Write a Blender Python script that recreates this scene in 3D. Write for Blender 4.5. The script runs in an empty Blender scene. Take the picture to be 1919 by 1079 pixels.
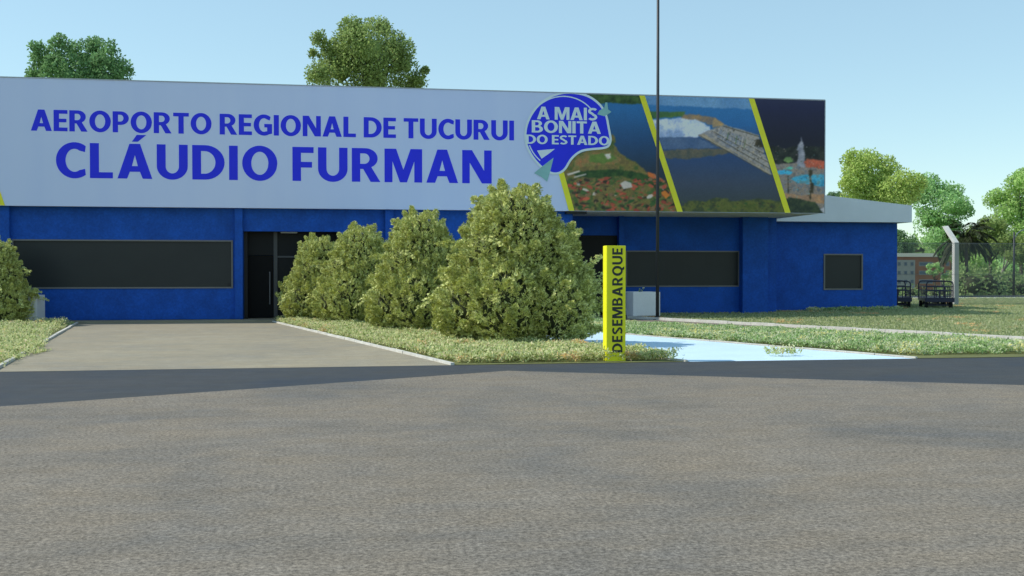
import bpy, bmesh, math, random
import numpy as np
from mathutils import Vector, Matrix

random.seed(4); rng = np.random.default_rng(11)
S = bpy.context.scene
COL = S.collection
R = math.radians

# ------------------------------------------------------------------ camera
F = 2000.0; W0, H0 = 1919.0, 1079.0
YAW, PITCH, EYE = R(9.43), R(0.87), 1.70
cam_d = bpy.data.cameras.new('camera'); cam = bpy.data.objects.new('camera', cam_d); COL.objects.link(cam)
cam_d.sensor_width = 36.0; cam_d.lens = 36.0 * F / W0; cam_d.clip_start = 0.1; cam_d.clip_end = 6000
cam.location = (0, 0, EYE); cam.rotation_euler = (R(90) - PITCH, 0, -YAW)
S.camera = cam
CR = cam.rotation_euler.to_matrix()
def ray(px, py):
    return CR @ Vector(((px - W0 / 2) / F, -(py - H0 / 2) / F, -1.0))
def G(px, py, z=0.0):                 # surveyed point on the level z
    d = ray(px, py); t = (z - EYE) / d.z
    return Vector((d.x * t, d.y * t, z))
def P(px, py, Y):                     # surveyed point on the upright plane y = Y
    d = ray(px, py); t = Y / d.y
    return Vector((d.x * t, Y, EYE + d.z * t))
def XZ(px, py, Y):
    p = P(px, py, Y); return p.x, p.z

# ------------------------------------------------------------------ materials
def lin(c):
    return tuple((v / 255 / 12.92) if v / 255 <= 0.04045 else ((v / 255 + 0.055) / 1.055) ** 2.4 for v in c)
def rgba(c): return (c[0], c[1], c[2], 1.0)
def pc(r, g, b):                       # pigment of a printed / painted colour
    l = lin((r, g, b)); k = (0.43, 0.55, 0.60)
    return tuple(min(0.85, l[i] / k[i]) for i in range(3))
def new_mat(name):
    m = bpy.data.materials.new(name); m.use_nodes = True
    nt = m.node_tree; b = nt.nodes['Principled BSDF']
    return m, nt, b
def node(nt, t, **kw):
    n = nt.nodes.new(t)
    for k, v in kw.items():
        if k in n.inputs: n.inputs[k].default_value = v
        else: setattr(n, k, v)
    return n
def ramp(nt, src, stops):
    r = nt.nodes.new('ShaderNodeValToRGB'); e = r.color_ramp.elements
    while len(e) < len(stops): e.new(0.5)
    for i, (p, c) in enumerate(stops): e[i].position = p; e[i].color = rgba(c)
    nt.links.new(src, r.inputs[0]); return r.outputs[0]
def noise(nt, scale, detail=4, rough=0.6, stretch=None, dist=0.0):
    tc = nt.nodes.new('ShaderNodeTexCoord'); out = tc.outputs['Object']
    if stretch:
        mp = nt.nodes.new('ShaderNodeMapping'); mp.inputs['Scale'].default_value = stretch
        nt.links.new(out, mp.inputs[0]); out = mp.outputs[0]
    n = nt.nodes.new('ShaderNodeTexNoise')
    n.inputs['Scale'].default_value = scale; n.inputs['Detail'].default_value = detail; n.inputs['Roughness'].default_value = rough
    n.inputs['Distortion'].default_value = dist
    nt.links.new(out, n.inputs['Vector']); return n.outputs['Fac']
def mix(nt, f, a, b, mode='MIX'):
    m = nt.nodes.new('ShaderNodeMix'); m.data_type = 'RGBA'; m.blend_type = mode
    for i, s in ((0, f), (6, a), (7, b)):
        if isinstance(s, (int, float)): m.inputs[i].default_value = s
        elif isinstance(s, tuple): m.inputs[i].default_value = rgba(s)
        else: nt.links.new(s, m.inputs[i])
    return m.outputs[2]
def bump(nt, b, h, strength=0.3, dist=0.01):
    n = nt.nodes.new('ShaderNodeBump'); n.inputs['Strength'].default_value = strength; n.inputs['Distance'].default_value = dist
    nt.links.new(h, n.inputs['Height']); nt.links.new(n.outputs[0], b.inputs['Normal'])
def plain(name, c, rough=0.6, var=0.12, scale=3.0, spec=0.4, metal=0.0, bmp=0.0, bscale=40, fine=0.0):
    m, nt, b = new_mat(name)
    n = noise(nt, scale, 5)
    col = ramp(nt, n, [(0.25, tuple(v * (1 - var) for v in c)), (0.75, tuple(min(1, v * (1 + var)) for v in c))])
    if fine:
        n2 = noise(nt, bscale, 4)
        col = mix(nt, 1.0, col, ramp(nt, n2, [(0.3, (1 - fine,) * 3), (0.7, (1.0,) * 3)]), 'MULTIPLY')
    nt.links.new(col, b.inputs['Base Color'])
    b.inputs['Roughness'].default_value = rough; b.inputs['Specular IOR Level'].default_value = spec; b.inputs['Metallic'].default_value = metal
    if bmp: bump(nt, b, noise(nt, bscale, 4), bmp)
    return m
def asphalt(name, base, warm, cool, grain=55, lo=0.55, hi=1.35):
    m, nt, b = new_mat(name)
    big = noise(nt, 0.35, 5, 0.6, dist=0.6); mid = noise(nt, 3.0, 5, 0.65); fine = noise(nt, grain, 4, 0.68)
    c = ramp(nt, big, [(0.3, cool), (0.5, base), (0.72, warm)])
    c = mix(nt, 1.0, c, ramp(nt, mid, [(0.25, (0.88,) * 3), (0.75, (1.10,) * 3)]), 'MULTIPLY')
    st = noise(nt, 1.0, 4, 0.6, (0.5, 4.0, 1))
    c = mix(nt, 1.0, c, ramp(nt, st, [(0.3, (0.93,) * 3), (0.7, (1.05,) * 3)]), 'MULTIPLY')
    c = mix(nt, 1.0, c, ramp(nt, fine, [(0.32, (lo,) * 3), (0.5, (1.0,) * 3), (0.68, (hi,) * 3)]), 'MULTIPLY')
    c = mix(nt, 1.0, c, ramp(nt, noise(nt, grain * 4, 3, 0.6), [(0.35, (0.82,) * 3), (0.65, (1.18,) * 3)]), 'MULTIPLY')
    hue = noise(nt, 1.6, 5, 0.7, (0.5, 1, 1))
    c = mix(nt, 1.0, c, ramp(nt, hue, [(0.35, (0.97, 0.995, 1.035)), (0.65, (1.03, 1.0, 0.95))]), 'MULTIPLY')
    nt.links.new(c, b.inputs['Base Color']); b.inputs['Roughness'].default_value = 0.92; b.inputs['Specular IOR Level'].default_value = 0.2
    bump(nt, b, fine, 0.35, 0.008)
    return m
def leaf_mat(name, cols, patch=None, transl=0.45, pscale=0.6, patch_at=0.62):
    """cols: list of pigments spread at random over the leaves; patch: second list standing in drifts"""
    m, nt, b = new_mat(name)
    g = nt.nodes.new('ShaderNodeNewGeometry'); rnd = g.outputs['Random Per Island']
    k = len(cols)
    c = ramp(nt, rnd, [((i + 0.5) / k, cc) for i, cc in enumerate(cols)])
    if patch:
        k2 = len(patch); c2 = ramp(nt, rnd, [((i + 0.5) / k2, cc) for i, cc in enumerate(patch)])
        f = ramp(nt, noise(nt, pscale, 4, 0.6), [(patch_at, (0, 0, 0)), (patch_at + 0.05, (1, 1, 1))])
        c = mix(nt, f, c, c2)
    nt.links.new(c, b.inputs['Base Color']); b.inputs['Roughness'].default_value = 0.55; b.inputs['Specular IOR Level'].default_value = 0.25
    tr = nt.nodes.new('ShaderNodeBsdfTranslucent'); nt.links.new(c, tr.inputs[0])
    ms = nt.nodes.new('ShaderNodeMixShader'); ms.inputs[0].default_value = transl
    out = nt.nodes['Material Output']
    nt.links.new(b.outputs[0], ms.inputs[1]); nt.links.new(tr.outputs[0], ms.inputs[2]); nt.links.new(ms.outputs[0], out.inputs[0])
    return m

M = {}
M['apron'] = asphalt('worn_apron', (0.194, 0.168, 0.135), (0.218, 0.185, 0.144), (0.142, 0.132, 0.117), grain=30, lo=0.52, hi=1.50)
M['road'] = asphalt('dark_asphalt', (0.056, 0.062, 0.068), (0.066, 0.068, 0.070), (0.046, 0.056, 0.070), lo=0.8, hi=1.15)
M['drive'] = asphalt('driveway_surface', (0.300, 0.264, 0.194), (0.335, 0.292, 0.212), (0.262, 0.236, 0.184), lo=0.8, hi=1.15)
M['walk'] = plain('pale_blue_walkway', (0.64, 0.83, 1.0), 0.5, 0.05, 1.2, fine=0.08, bscale=12)
M['path'] = asphalt('brown_path', (0.20, 0.17, 0.14), (0.23, 0.19, 0.15), (0.17, 0.15, 0.13))
M['kerb'] = plain('kerb_white', (0.66, 0.64, 0.58), 0.8, 0.2, 2.5, fine=0.25, bscale=25)
M['blue'] = plain('blue_render', (0.008, 0.094, 0.49), 0.7, 0.22, 1.6, 0.3, bmp=0.35, bscale=14, fine=0.28)
M['white'] = plain('white_cladding', (0.74, 0.76, 0.80), 0.6, 0.03, 0.8, 0.3)
M['soffit'] = plain('soffit_grey', (0.78, 0.76, 0.75), 0.8, 0.05)
M['print_blue'] = plain('sign_blue', (0.012, 0.022, 0.80), 0.5, 0.05, 2.0)
M['print_pale'] = plain('sign_pale', (0.70, 0.80, 0.86), 0.5, 0.03)
M['print_teal'] = plain('sign_teal', pc(95, 145, 150), 0.5, 0.08)
M['print_yellow'] = plain('sign_yellow', pc(165, 175, 40), 0.5, 0.06)
M['glass'] = plain('dark_tinted_glass', (0.030, 0.033, 0.034), 0.35, 0.10, 0.7, 0.25)
M['darkglass'] = plain('door_glass', (0.008, 0.009, 0.010), 0.5, 0.1, 0.7, 0.2)
M['alu'] = plain('window_frame_bronze', (0.16, 0.155, 0.15), 0.45, 0.1, spec=0.5)
M['black'] = plain('black_metal', (0.012, 0.012, 0.013), 0.5, 0.1)
M['steel'] = plain('brushed_steel', (0.28, 0.29, 0.30), 0.35, 0.1, metal=0.8)
M['polegrey'] = plain('pole_grey', (0.030, 0.034, 0.040), 0.5, 0.15)
M['totem'] = plain('totem_yellow', (0.88, 0.85, 0.016), 0.45, 0.05, 1.5)
M['ink'] = plain('totem_ink', (0.028, 0.036, 0.030), 0.6, 0.1)
M['concrete'] = plain('planter_concrete', (0.86, 0.85, 0.86), 0.9, 0.05, 3, bmp=0.3, bscale=50, fine=0.25)
M['post'] = plain('post_concrete', (0.62, 0.62, 0.58), 0.85, 0.12, 4, fine=0.2, bscale=20)
M['wire'] = plain('fence_wire', (0.16, 0.18, 0.20), 0.5, 0.1, metal=0.2)
M['cart'] = plain('cart_navy', (0.020, 0.022, 0.052), 0.45, 0.15)
M['tyre'] = plain('tyre_rubber', (0.012, 0.012, 0.013), 0.85, 0.1)
M['brick'] = plain('far_brick', (0.27, 0.115, 0.060), 0.9, 0.2, 0.5)
M['farconc'] = plain('far_concrete', (0.30, 0.30, 0.29), 0.9, 0.1)
M['farwhite'] = plain('far_roof', (0.72, 0.68, 0.60), 0.8, 0.06)
M['farglass'] = plain('far_glass', (0.08, 0.11, 0.16), 0.4, 0.1)
M['bark'] = plain('bark', (0.085, 0.072, 0.058), 0.95, 0.3, 3, bmp=0.5, bscale=12)
M['palebark'] = plain('pale_bark', (0.24, 0.22, 0.18), 0.95, 0.25, 3)
M['twig_shade'] = plain('inner_twig_shade', (0.040, 0.046, 0.020), 0.95, 0.4, 6)  # dead inner twigs, coloured darker to stand in for deep shade inside foliage
M['soil'] = plain('bed_soil', (0.16, 0.17, 0.055), 0.95, 0.35, 2.0, fine=0.3, bscale=30)

M['bush'] = leaf_mat('hedge_leaf', [(0.19, 0.22, 0.055), (0.45, 0.49, 0.12), (0.65, 0.68, 0.20), (0.85, 0.85, 0.40), (0.31, 0.35, 0.09), (0.80, 0.81, 0.30)], transl=0.05)
M['cover'] = leaf_mat('bed_leaf', [(.60, .66, .28), (.80, .80, .44), (.40, .52, .16), (.84, .70, .46), (.68, .74, .36), (.22, .28, .08)],
                      [(.82, .62, .22), (.84, .52, .30), (.62, .66, .36)], pscale=1.4, patch_at=0.60, transl=.4)
M['cover_green'] = leaf_mat('strip_leaf', [(.34, .54, .18), (.50, .64, .30), (.24, .42, .11), (.70, .72, .46), (.58, .66, .40), (.16, .26, .08)],
                      [(.84, .76, .26), (.74, .76, .54), (.66, .70, .46), (.40, .50, .22)], pscale=.8, patch_at=0.53, transl=.4)
M['lawn'] = leaf_mat('lawn_blade', [(.33, .39, .17), (.45, .50, .25), (.25, .32, .13), (.56, .56, .34)],
                     [(.85, .50, .22), (.85, .56, .28), (.70, .50, .24)], pscale=0.5, patch_at=0.60)
def ground_mat():
    m, nt, b = new_mat('grass_ground')
    c = ramp(nt, noise(nt, 0.5, 6, 0.65), [(0.3, (0.14, 0.18, 0.055)), (0.5, (0.22, 0.24, 0.090)), (0.7, (0.30, 0.27, 0.12))])
    c = mix(nt, 1.0, c, ramp(nt, noise(nt, 9, 5, 0.7), [(0.3, (0.6,) * 3), (0.7, (1.25,) * 3)]), 'MULTIPLY')
    nt.links.new(c, b.inputs['Base Color']); b.inputs['Roughness'].default_value = 0.95; b.inputs['Specular IOR Level'].default_value = 0.1
    return m
M['ground'] = ground_mat()

# ------------------------------------------------------------------ object helpers
def tag(o, label, cat, group=None, kind=None):
    o['label'] = label; o['category'] = cat
    if group: o['group'] = group
    if kind: o['kind'] = kind
    return o
def structure(o):
    o['kind'] = 'structure'; return o
def empty(name, loc=(0, 0, 0), rz=0.0):
    o = bpy.data.objects.new(name, None); o.empty_display_size = 0.3; COL.objects.link(o)
    o.location = loc; o.rotation_euler = (0, 0, rz); return o
def link(name, me, mats, parent=None, loc=None):
    for m in (mats if isinstance(mats, (list, tuple)) else [mats]): me.materials.append(m)
    o = bpy.data.objects.new(name, me); COL.objects.link(o)
    if parent is not None: o.parent = parent
    if loc is not None: o.location = loc
    return o
class MB:
    def __init__(s): s.v = []; s.f = []; s.mi = []
    def add(s, vs, fs, mi=0):
        o = len(s.v); s.v += [tuple(v) for v in vs]
        for f in fs: s.f.append(tuple(i + o for i in f)); s.mi.append(mi)
        return s
    def box(s, x0, x1, y0, y1, z0, z1, mi=0):
        vs = [(x, y, z) for z in (z0, z1) for y in (y0, y1) for x in (x0, x1)]
        return s.add(vs, [(0, 2, 3, 1), (4, 5, 7, 6), (0, 1, 5, 4), (2, 6, 7, 3), (0, 4, 6, 2), (1, 3, 7, 5)], mi)
    def bbox(s, x0, x1, y0, y1, z0, z1, b=0.01, mi=0):     # box with chamfered upright and top edges
        bm = bmesh.new(); bmesh.ops.create_cube(bm, size=1.0)
        bmesh.ops.scale(bm, vec=(x1 - x0, y1 - y0, z1 - z0), verts=bm.verts)
        bmesh.ops.translate(bm, vec=((x0 + x1) / 2, (y0 + y1) / 2, (z0 + z1) / 2), verts=bm.verts)
        bmesh.ops.bevel(bm, geom=bm.edges[:], offset=b, segments=2, affect='EDGES')
        bm.verts.index_update()
        s.add([v.co[:] for v in bm.verts], [[v.index for v in f.verts] for f in bm.faces], mi); bm.free(); return s
    def poly(s, pts, mi=0):
        return s.add(pts, [tuple(range(len(pts)))], mi)
    def prism(s, pts, h, mi=0):          # ground polygon (ccw) raised by h
        n = len(pts); lo = [(p[0], p[1], p[2]) for p in pts]; hi = [(p[0], p[1], p[2] + h) for p in pts]
        s.add(lo + hi, [tuple(range(n, 2 * n))] + [(i, (i + 1) % n, n + (i + 1) % n, n + i) for i in range(n)], mi); return s
    def tube(s, pts, radii, n=8, mi=0, cap=True):
        pts = [Vector(p) for p in pts]
        if isinstance(radii, (int, float)): radii = [radii] * len(pts)
        rings = []; o = len(s.v); up = None
        for i, p in enumerate(pts):
            d = (pts[min(i + 1, len(pts) - 1)] - pts[max(i - 1, 0)]).normalized()
            if up is None:
                a = Vector((0, 0, 1)) if abs(d.z) < 0.9 else Vector((1, 0, 0)); up = (a - d * a.dot(d)).normalized()
            else: up = (up - d * up.dot(d)).normalized()
            sd = d.cross(up)
            for k in range(n):
                t = 2 * math.pi * k / n
                s.v.append(tuple(p + (up * math.cos(t) + sd * math.sin(t)) * radii[i]))
        for i in range(len(pts) - 1):
            for k in range(n):
                a = o + i * n + k; b = o + i * n + (k + 1) % n
                s.f.append((a, b, b + n, a + n)); s.mi.append(mi)
        if cap:
            s.f.append(tuple(o + k for k in range(n))[::-1]); s.mi.append(mi)
            e = o + (len(pts) - 1) * n; s.f.append(tuple(e + k for k in range(n))); s.mi.append(mi)
        return s
    def mesh(s, name, smooth=False):
        me = bpy.data.meshes.new(name); me.from_pydata(s.v, [], s.f); me.update()
        me.polygons.foreach_set('material_index', s.mi)
        if smooth: me.polygons.foreach_set('use_smooth', [True] * len(s.f))
        return me
    def build(s, name, mats, parent=None, loc=None, smooth=False):
        return link(name, s.mesh(name, smooth), mats, parent, loc)
def copy_thing(o, parent=None):
    c = o.copy(); COL.objects.link(c)
    if parent is not None: c.parent = parent
    for ch in list(o.children): copy_thing(ch, c)
    return c

def quads_mesh(name, V, mi=None, extra=None):
    """V: (n,4,3) array of leaf quads; extra: MB joined in"""
    n = len(V); ev = extra.v if extra else []; ef = extra.f if extra else []
    me = bpy.data.meshes.new(name)
    verts = np.concatenate([V.reshape(-1, 3), np.array(ev, dtype=float).reshape(-1, 3)]) if ev else V.reshape(-1, 3)
    me.vertices.add(len(verts)); me.vertices.foreach_set('co', verts.astype(np.float32).ravel())
    loops = list(range(n * 4)); starts = list(range(0, n * 4, 4)); tot = [4] * n; mats = [0] * n
    o = n * 4
    for f in ef:
        starts.append(len(loops)); tot.append(len(f)); loops += [i + o for i in f]; mats.append(1)
    me.loops.add(len(loops)); me.loops.foreach_set('vertex_index', loops)
    me.polygons.add(len(starts)); me.polygons.foreach_set('loop_start', starts); me.polygons.foreach_set('loop_total', tot)
    me.polygons.foreach_set('material_index', mats)
    me.update(calc_edges=True); me.validate(); return me
def unit(a): return a / np.maximum(np.linalg.norm(a, axis=-1, keepdims=True), 1e-9)
def leaves(base, axis, length, width, nrm=None, bend=0.0):
    """rhombic leaves: base (n,3), axis (n,3) unit, length (n,), width (n,)"""
    n = len(base)
    ref = rng.normal(size=(n, 3)) if nrm is None else nrm
    side = unit(np.cross(axis, ref)); up = np.cross(side, axis)
    L = np.asarray(length).reshape(-1, 1); Wd = np.asarray(width).reshape(-1, 1)
    mid = base + axis * L * 0.55
    tip = base + axis * L + up * L * bend
    return np.stack([base, mid + side * Wd * 0.5, tip, mid - side * Wd * 0.5], axis=1)
def sph(n): return unit(rng.normal(size=(n, 3)))
def icos(mb, c, r, jit=0.12, sub=2, mi=0):
    bm = bmesh.new(); bmesh.ops.create_icosphere(bm, subdivisions=sub, radius=1.0); bm.verts.index_update()
    vs = []
    for v in bm.verts:
        k = 1 + random.uniform(-jit, jit)
        vs.append((c[0] + v.co.x * r[0] * k, c[1] + v.co.y * r[1] * k, c[2] + v.co.z * r[2] * k))
    mb.add(vs, [[v.index for v in f.verts] for f in bm.faces], mi); bm.free()

# ------------------------------------------------------------------ ground, roads, paths
EDGE = 19.3                                       # building side edge of the road
def lawn_z(x, y):
    t = max(0.0, min(1.0, (x - 15.0) / 9.0)); t = t * t * (3 - 2 * t)
    v = max(0.0, min(1.0, (y - 25.0) / 12.0)); v = v * v * (3 - 2 * v)
    return 0.012 + 0.05 * t * v
mb = MB()
ys = [-60, 0, 69, 330, 900, 3000]; zs = [-0.012, -0.012, -0.012, -6.8, -6.8, -6.8]
xs = [-3000, -300, -60, 0, 60, 300, 3000]
gv = [(x, y, z) for y, z in zip(ys, zs) for x in xs]; nx = len(xs)
mb.add(gv, [(j * nx + i, j * nx + i + 1, (j + 1) * nx + i + 1, (j + 1) * nx + i) for j in range(len(ys) - 1) for i in range(nx - 1)])
structure(mb.build('ground', M['ground']))
structure(MB().poly([(-60, -40, 0), (70, -40, 0), (70, EDGE, 0), (-60, EDGE, 0)]).build('road', M['road']))
a, b_, c_ = G(0, 762), G(952, 695), G(1919, 722)
def ext(p, q, k): return p + (p - q) * k
aL, cR = ext(a, b_, 4.0), ext(c_, b_, 4.0)
structure(MB().poly([(aL.x, -39, .004), (cR.x, -39, .004), (cR.x, cR.y, .004), (c_.x, c_.y, .004), (b_.x, b_.y, .004), (a.x, a.y, .004), (aL.x, aL.y, .004)]).build('apron', M['apron']))

WL = 37.9; PIL = 37.7; SIGN = 37.5                # left wall panels, pilasters, sign face
KR0, KR1 = Vector((2.11, EDGE + .02, 0)), Vector((-2.05, 36.9, 0))        # driveway kerb beside the hedge
KL0, KL1 = Vector((-5.75, EDGE + .02, 0)), Vector((-8.35, 36.9, 0))
structure(MB().poly([(KL0.x, EDGE, .002), (KR0.x, EDGE, .002), (KR1.x, KR1.y, .002), (KL1.x, KL1.y, .002)]).build('driveway', M['drive']))
# raised pavement along the facade
structure(MB().box(-30, 9.0, 36.9, 37.66, -0.05, 0.07).build('pavement', M['drive']))
W0a, W0b = Vector((6.62, EDGE, 0)), Vector((11.2, EDGE, 0))               # walkway at the road
wd = (G(1175, 627) - G(1715, 672)).normalized()
k = (36.85 - EDGE) / wd.y
W1a, W1b = W0a + wd * k, W0b + wd * k
structure(MB().poly([(W0a.x, EDGE, .003), (W0b.x, EDGE, .003), (W1b.x, W1b.y, .003), (W1a.x, W1a.y, .003)]).build('path', M['walk']))
K1a, K1b = G(1188, 597), G(1919, 637)
pdir = (K1b - K1a).normalized(); pn = Vector((pdir.y, -pdir.x, 0))
if pn.x > 0 and pn.y > 0: pn = -pn
pn = pn if pn.y < 0 else -pn
pe = K1b + pdir * 2.6; ps = K1a - pdir * 0.4
structure(MB().poly([tuple(ps + pn * 1.9), tuple(pe + pn * 1.9), tuple(pe), tuple(ps)]).build('path', M['path']))
structure(MB().poly([tuple(pe + pn * 1.9) , (pe.x + 1.2, EDGE, .001), (pe.x + 14, EDGE, .001), (pe.x + 14, pe.y, .001), tuple(pe)]).build('path', M['path']))
# paved strip in front of the recessed right hand part
structure(MB().box(9.02, 12.4, 37.9, 40.7, -0.05, 0.02).build('pavement', M['path']))

def kerb(p, q, w=0.075, h=0.05, seg=1.0, wob=0.006):
    d = (q - p); L = d.length; d.normalize(); s = Vector((-d.y, d.x, 0)); m = MB(); t = 0.0
    while t < L - 0.05:
        e = min(L, t + seg - 0.012); o = s * random.uniform(-wob, wob); z = random.uniform(-wob, wob)
        a, b = p + d * t + o, p + d * e + o
        m.prism([tuple(a - s * w / 2), tuple(b - s * w / 2), tuple(b + s * w / 2), tuple(a + s * w / 2)], h + z); t += seg
    return structure(m.build('kerb', M['kerb']))
kerb(KR0, KR1); kerb(KL0, KL1)
kerb(W0b + Vector((.06, .05, 0)), W1b + Vector((.06, 0, 0)), 0.06, 0.03)
kerb(W0a + Vector((-.06, .05, 0)), W1a + Vector((-.06, 0, 0)), 0.06, 0.03)
kerb(K1a - pdir * .3, pe, 0.12, 0.09)
kerb(pe + pn * 1.9 - pdir * 2.5, pe + pn * 1.9, 0.12, 0.09)

# lawn sheet beyond the right hand kerb
def lawn_sheet():
    m = MB(); n = 40; rows = []
    a0, a1 = K1a + pdir * -0.2, K1b + pdir * 2.6
    for j in range(n + 1):
        v = j / n; row = []
        for i in range(n + 1):
            u = i / n
            near = a0.lerp(a1, min(1, u * 2)) if u <= 0.5 else a1 + Vector((1, -0.05, 0)) * ((u - 0.5) * 60)
            far = Vector((near.x + v * 2 * (1 if u > 0.2 else 1), 60.5, 0))
            p = near.lerp(far, v ** 1.5); row.append((p.x, p.y, lawn_z(p.x, p.y)))
        rows.append(row)
    vs = [p for r in rows for p in r]
    fs = [(j * (n + 1) + i, j * (n + 1) + i + 1, (j + 1) * (n + 1) + i + 1, (j + 1) * (n + 1) + i) for j in range(n) for i in range(n)]
    return structure(m.add(vs, fs).build('lawn', M['ground']))
lawn_sheet()

# ------------------------------------------------------------------ terminal building
xL = -26.0
X1 = P(1078, 400, SIGN).x                          # right end of the flush left part
XS = P(1545, 300, SIGN).x                          # right end of the sign
SZ0, SZ1 = P(400, 388.3, SIGN).z, P(400, 155.8, SIGN).z
RW, RP = 41.0, 40.7                                # recessed wall and its pillars
WW, WF = 42.4, 41.8                                # wing wall and wing fascia
tb = empty('terminal_building', (0, WL, 0))
tag(tb, 'low blue rendered airport terminal with dark glass under a big pale parapet', 'building')
TO = Vector((0, -WL, 0))
def tpart(mbd, name, mats, parent=tb, smooth=False):
    o = mbd.build(name, mats, parent); o.matrix_parent_inverse = Matrix.Translation(TO) if parent is tb else Matrix.Identity(4)
    return o
ZB = 0.07
# openings
x_p0 = P(18, 500, PIL).x
lw0, lw1 = P(-420, 500, WL).x, P(437, 500, WL).x; lwz0, lwz1 = P(437, 540, WL).z, P(437, 450, WL).z
dr0, dr1 = P(456, 500, WL).x, P(637, 500, WL).x; drz = P(456, 433, WL).z
p10, p11 = P(440, 500, PIL).x, P(455, 500, PIL).x
ZT = SZ0
wall = MB()
D = 0.28
lw0 = P(22, 500, WL).x
# front left wall built round its openings
wall.box(xL, lw0, WL, WL + D, ZB, ZT); wall.box(lw0, lw1, WL, WL + D, ZB, lwz0); wall.box(lw0, lw1, WL, WL + D, lwz1, ZT)
wall.box(lw1, dr0, WL, WL + D, ZB, ZT); wall.box(dr0, dr1, WL, WL + D, drz, ZT); wall.box(dr1, X1, WL, WL + D, ZB, ZT)
wall.box(X1 - D, X1, WL + D, RW, ZB, ZT)
# recessed wall
rw0, rw1 = P(1172, 500, RW).x, P(1386, 500, RW).x; rwz0, rwz1 = P(1380, 537, RW).z, P(1380, 470, RW).z
rd0, rd1 = P(1080, 500, RW).x, P(1158, 500, RW).x; rdz = P(1150, 441, RW).z
xr = P(1455, 500, RW).x
wall.box(X1 - D, rd0, RW, RW + D, 0, ZT) if rd0 > X1 - D else None
wall.box(max(rd0, X1 - D), rd1, RW, RW + D, rdz, ZT)
wall.box(rd1, rw0, RW, RW + D, 0, ZT); wall.box(rw0, rw1, RW, RW + D, 0, rwz0); wall.box(rw0, rw1, RW, RW + D, rwz1, ZT); wall.box(rw1, xr, RW, RW + D, 0, ZT)
# wing
ww0, ww1 = xr, P(1681, 500, WW).x
wn0, wn1 = P(1543, 500, WW).x, P(1617, 500, WW).x; wnz0, wnz1 = P(1580, 543, WW).z, P(1580, 475.5, WW).z
WZ = P(1681, 418, WF).z + 0.03
wall.box(ww0 - 1.0, wn0, WW, WW + D, 0, WZ); wall.box(wn1, ww1, WW, WW + D, 0, WZ); wall.box(wn0, wn1, WW, WW + D, 0, wnz0); wall.box(wn0, wn1, WW, WW + D, wnz1, WZ)
wall.box(ww1 - D, ww1, WW + D, 54.0, 0, WZ); wall.box(ww0 - 1.0, ww1, 54.0, 54.0 + D, 0, WZ)
wall.box(xr - D, xr, RW + D, WW, 0, ZT)
wall.box(xL, xL + D, WL + D, 52, 0, ZT); wall.box(xL, ww0 - 1.0, 52, 52 + D, 0, ZT)
tpart(wall, 'wall', M['blue'])
# pilasters
def pillar(x0, x1, y0, y1, z0, z1): return tpart(MB().bbox(x0, x1, y0, y1, z0, z1, 0.012), 'pillar', M['blue'])
pillar(p10, p11, PIL, WL - .002, ZB, ZT)
pillar(P(-4, 500, PIL).x - .1, x_p0, PIL, WL - .002, ZB, ZT)
pillar(P(1160, 500, RP).x, P(1170, 500, RP).x, RP, RW - .002, 0, ZT)
pillar(P(1390, 500, RP).x, P(1438, 500, RP).x, RP - .1, RW - .002, 0, ZT)
pillar(P(722, 500, PIL).x, P(738, 500, PIL).x, PIL, WL - .002, ZB, ZT)
# windows
def window(x0, x1, y, z0, z1, f=0.05, name='window', mull=()):
    m = MB(); yf = y - 0.03; yb = y + 0.10
    m.box(x0, x1, yf, yb, z1 - f, z1); m.box(x0, x1, yf, yb, z0, z0 + f)
    m.box(x0, x0 + f, yf, yb, z0 + f, z1 - f); m.box(x1 - f, x1, yf, yb, z0 + f, z1 - f)
    for q in mull: m.box(q - .03, q + .03, yf, yb, z0 + f, z1 - f)
    fr = tpart(m, name, M['alu'])
    pane = MB().box(x0 + f, x1 - f, y + 0.035, y + 0.06, z0 + f, z1 - f).build('pane', M['glass'], fr)
    return fr
w = window(lw0 + .01, lw1 - .01, WL, lwz0, lwz1)
MB().box(lw1 - .20, lw1 - .08, WL + .005, WL + .034, lwz0 + .06, lwz0 + .17).build('latch', M['black'], w)
w = window(rw0 + .01, rw1 - .01, RW, rwz0, rwz1)
MB().box(rw1 - .20, rw1 - .08, RW + .005, RW + .034, rwz0 + .06, rwz0 + .17).build('latch', M['black'], w)
w = window(wn0 + .01, wn1 - .01, WW, wnz0, wnz1, 0.06)
for xx in (wn0 + .10, wn1 - .18): MB().box(xx, xx + .08, WW + .005, WW + .034, wnz0 + .07, wnz0 + .13).build('latch', M['black'], w)
# right hand door behind the hedge
dm = MB(); a0 = max(rd0, X1) + .02
dm.box(a0, rd1 - .02, RW + .05, RW + .10, .03, rdz - .06); dm.box(a0, rd1 - .02, RW - .01, RW + .12, rdz - .06, rdz)
dd = tpart(dm, 'door', M['darkglass'])
MB().tube([(rd1 - .25, RW + .0, .9), (rd1 - .25, RW + .0, 1.9)], .018).build('handle', M['steel'], dd)
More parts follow.
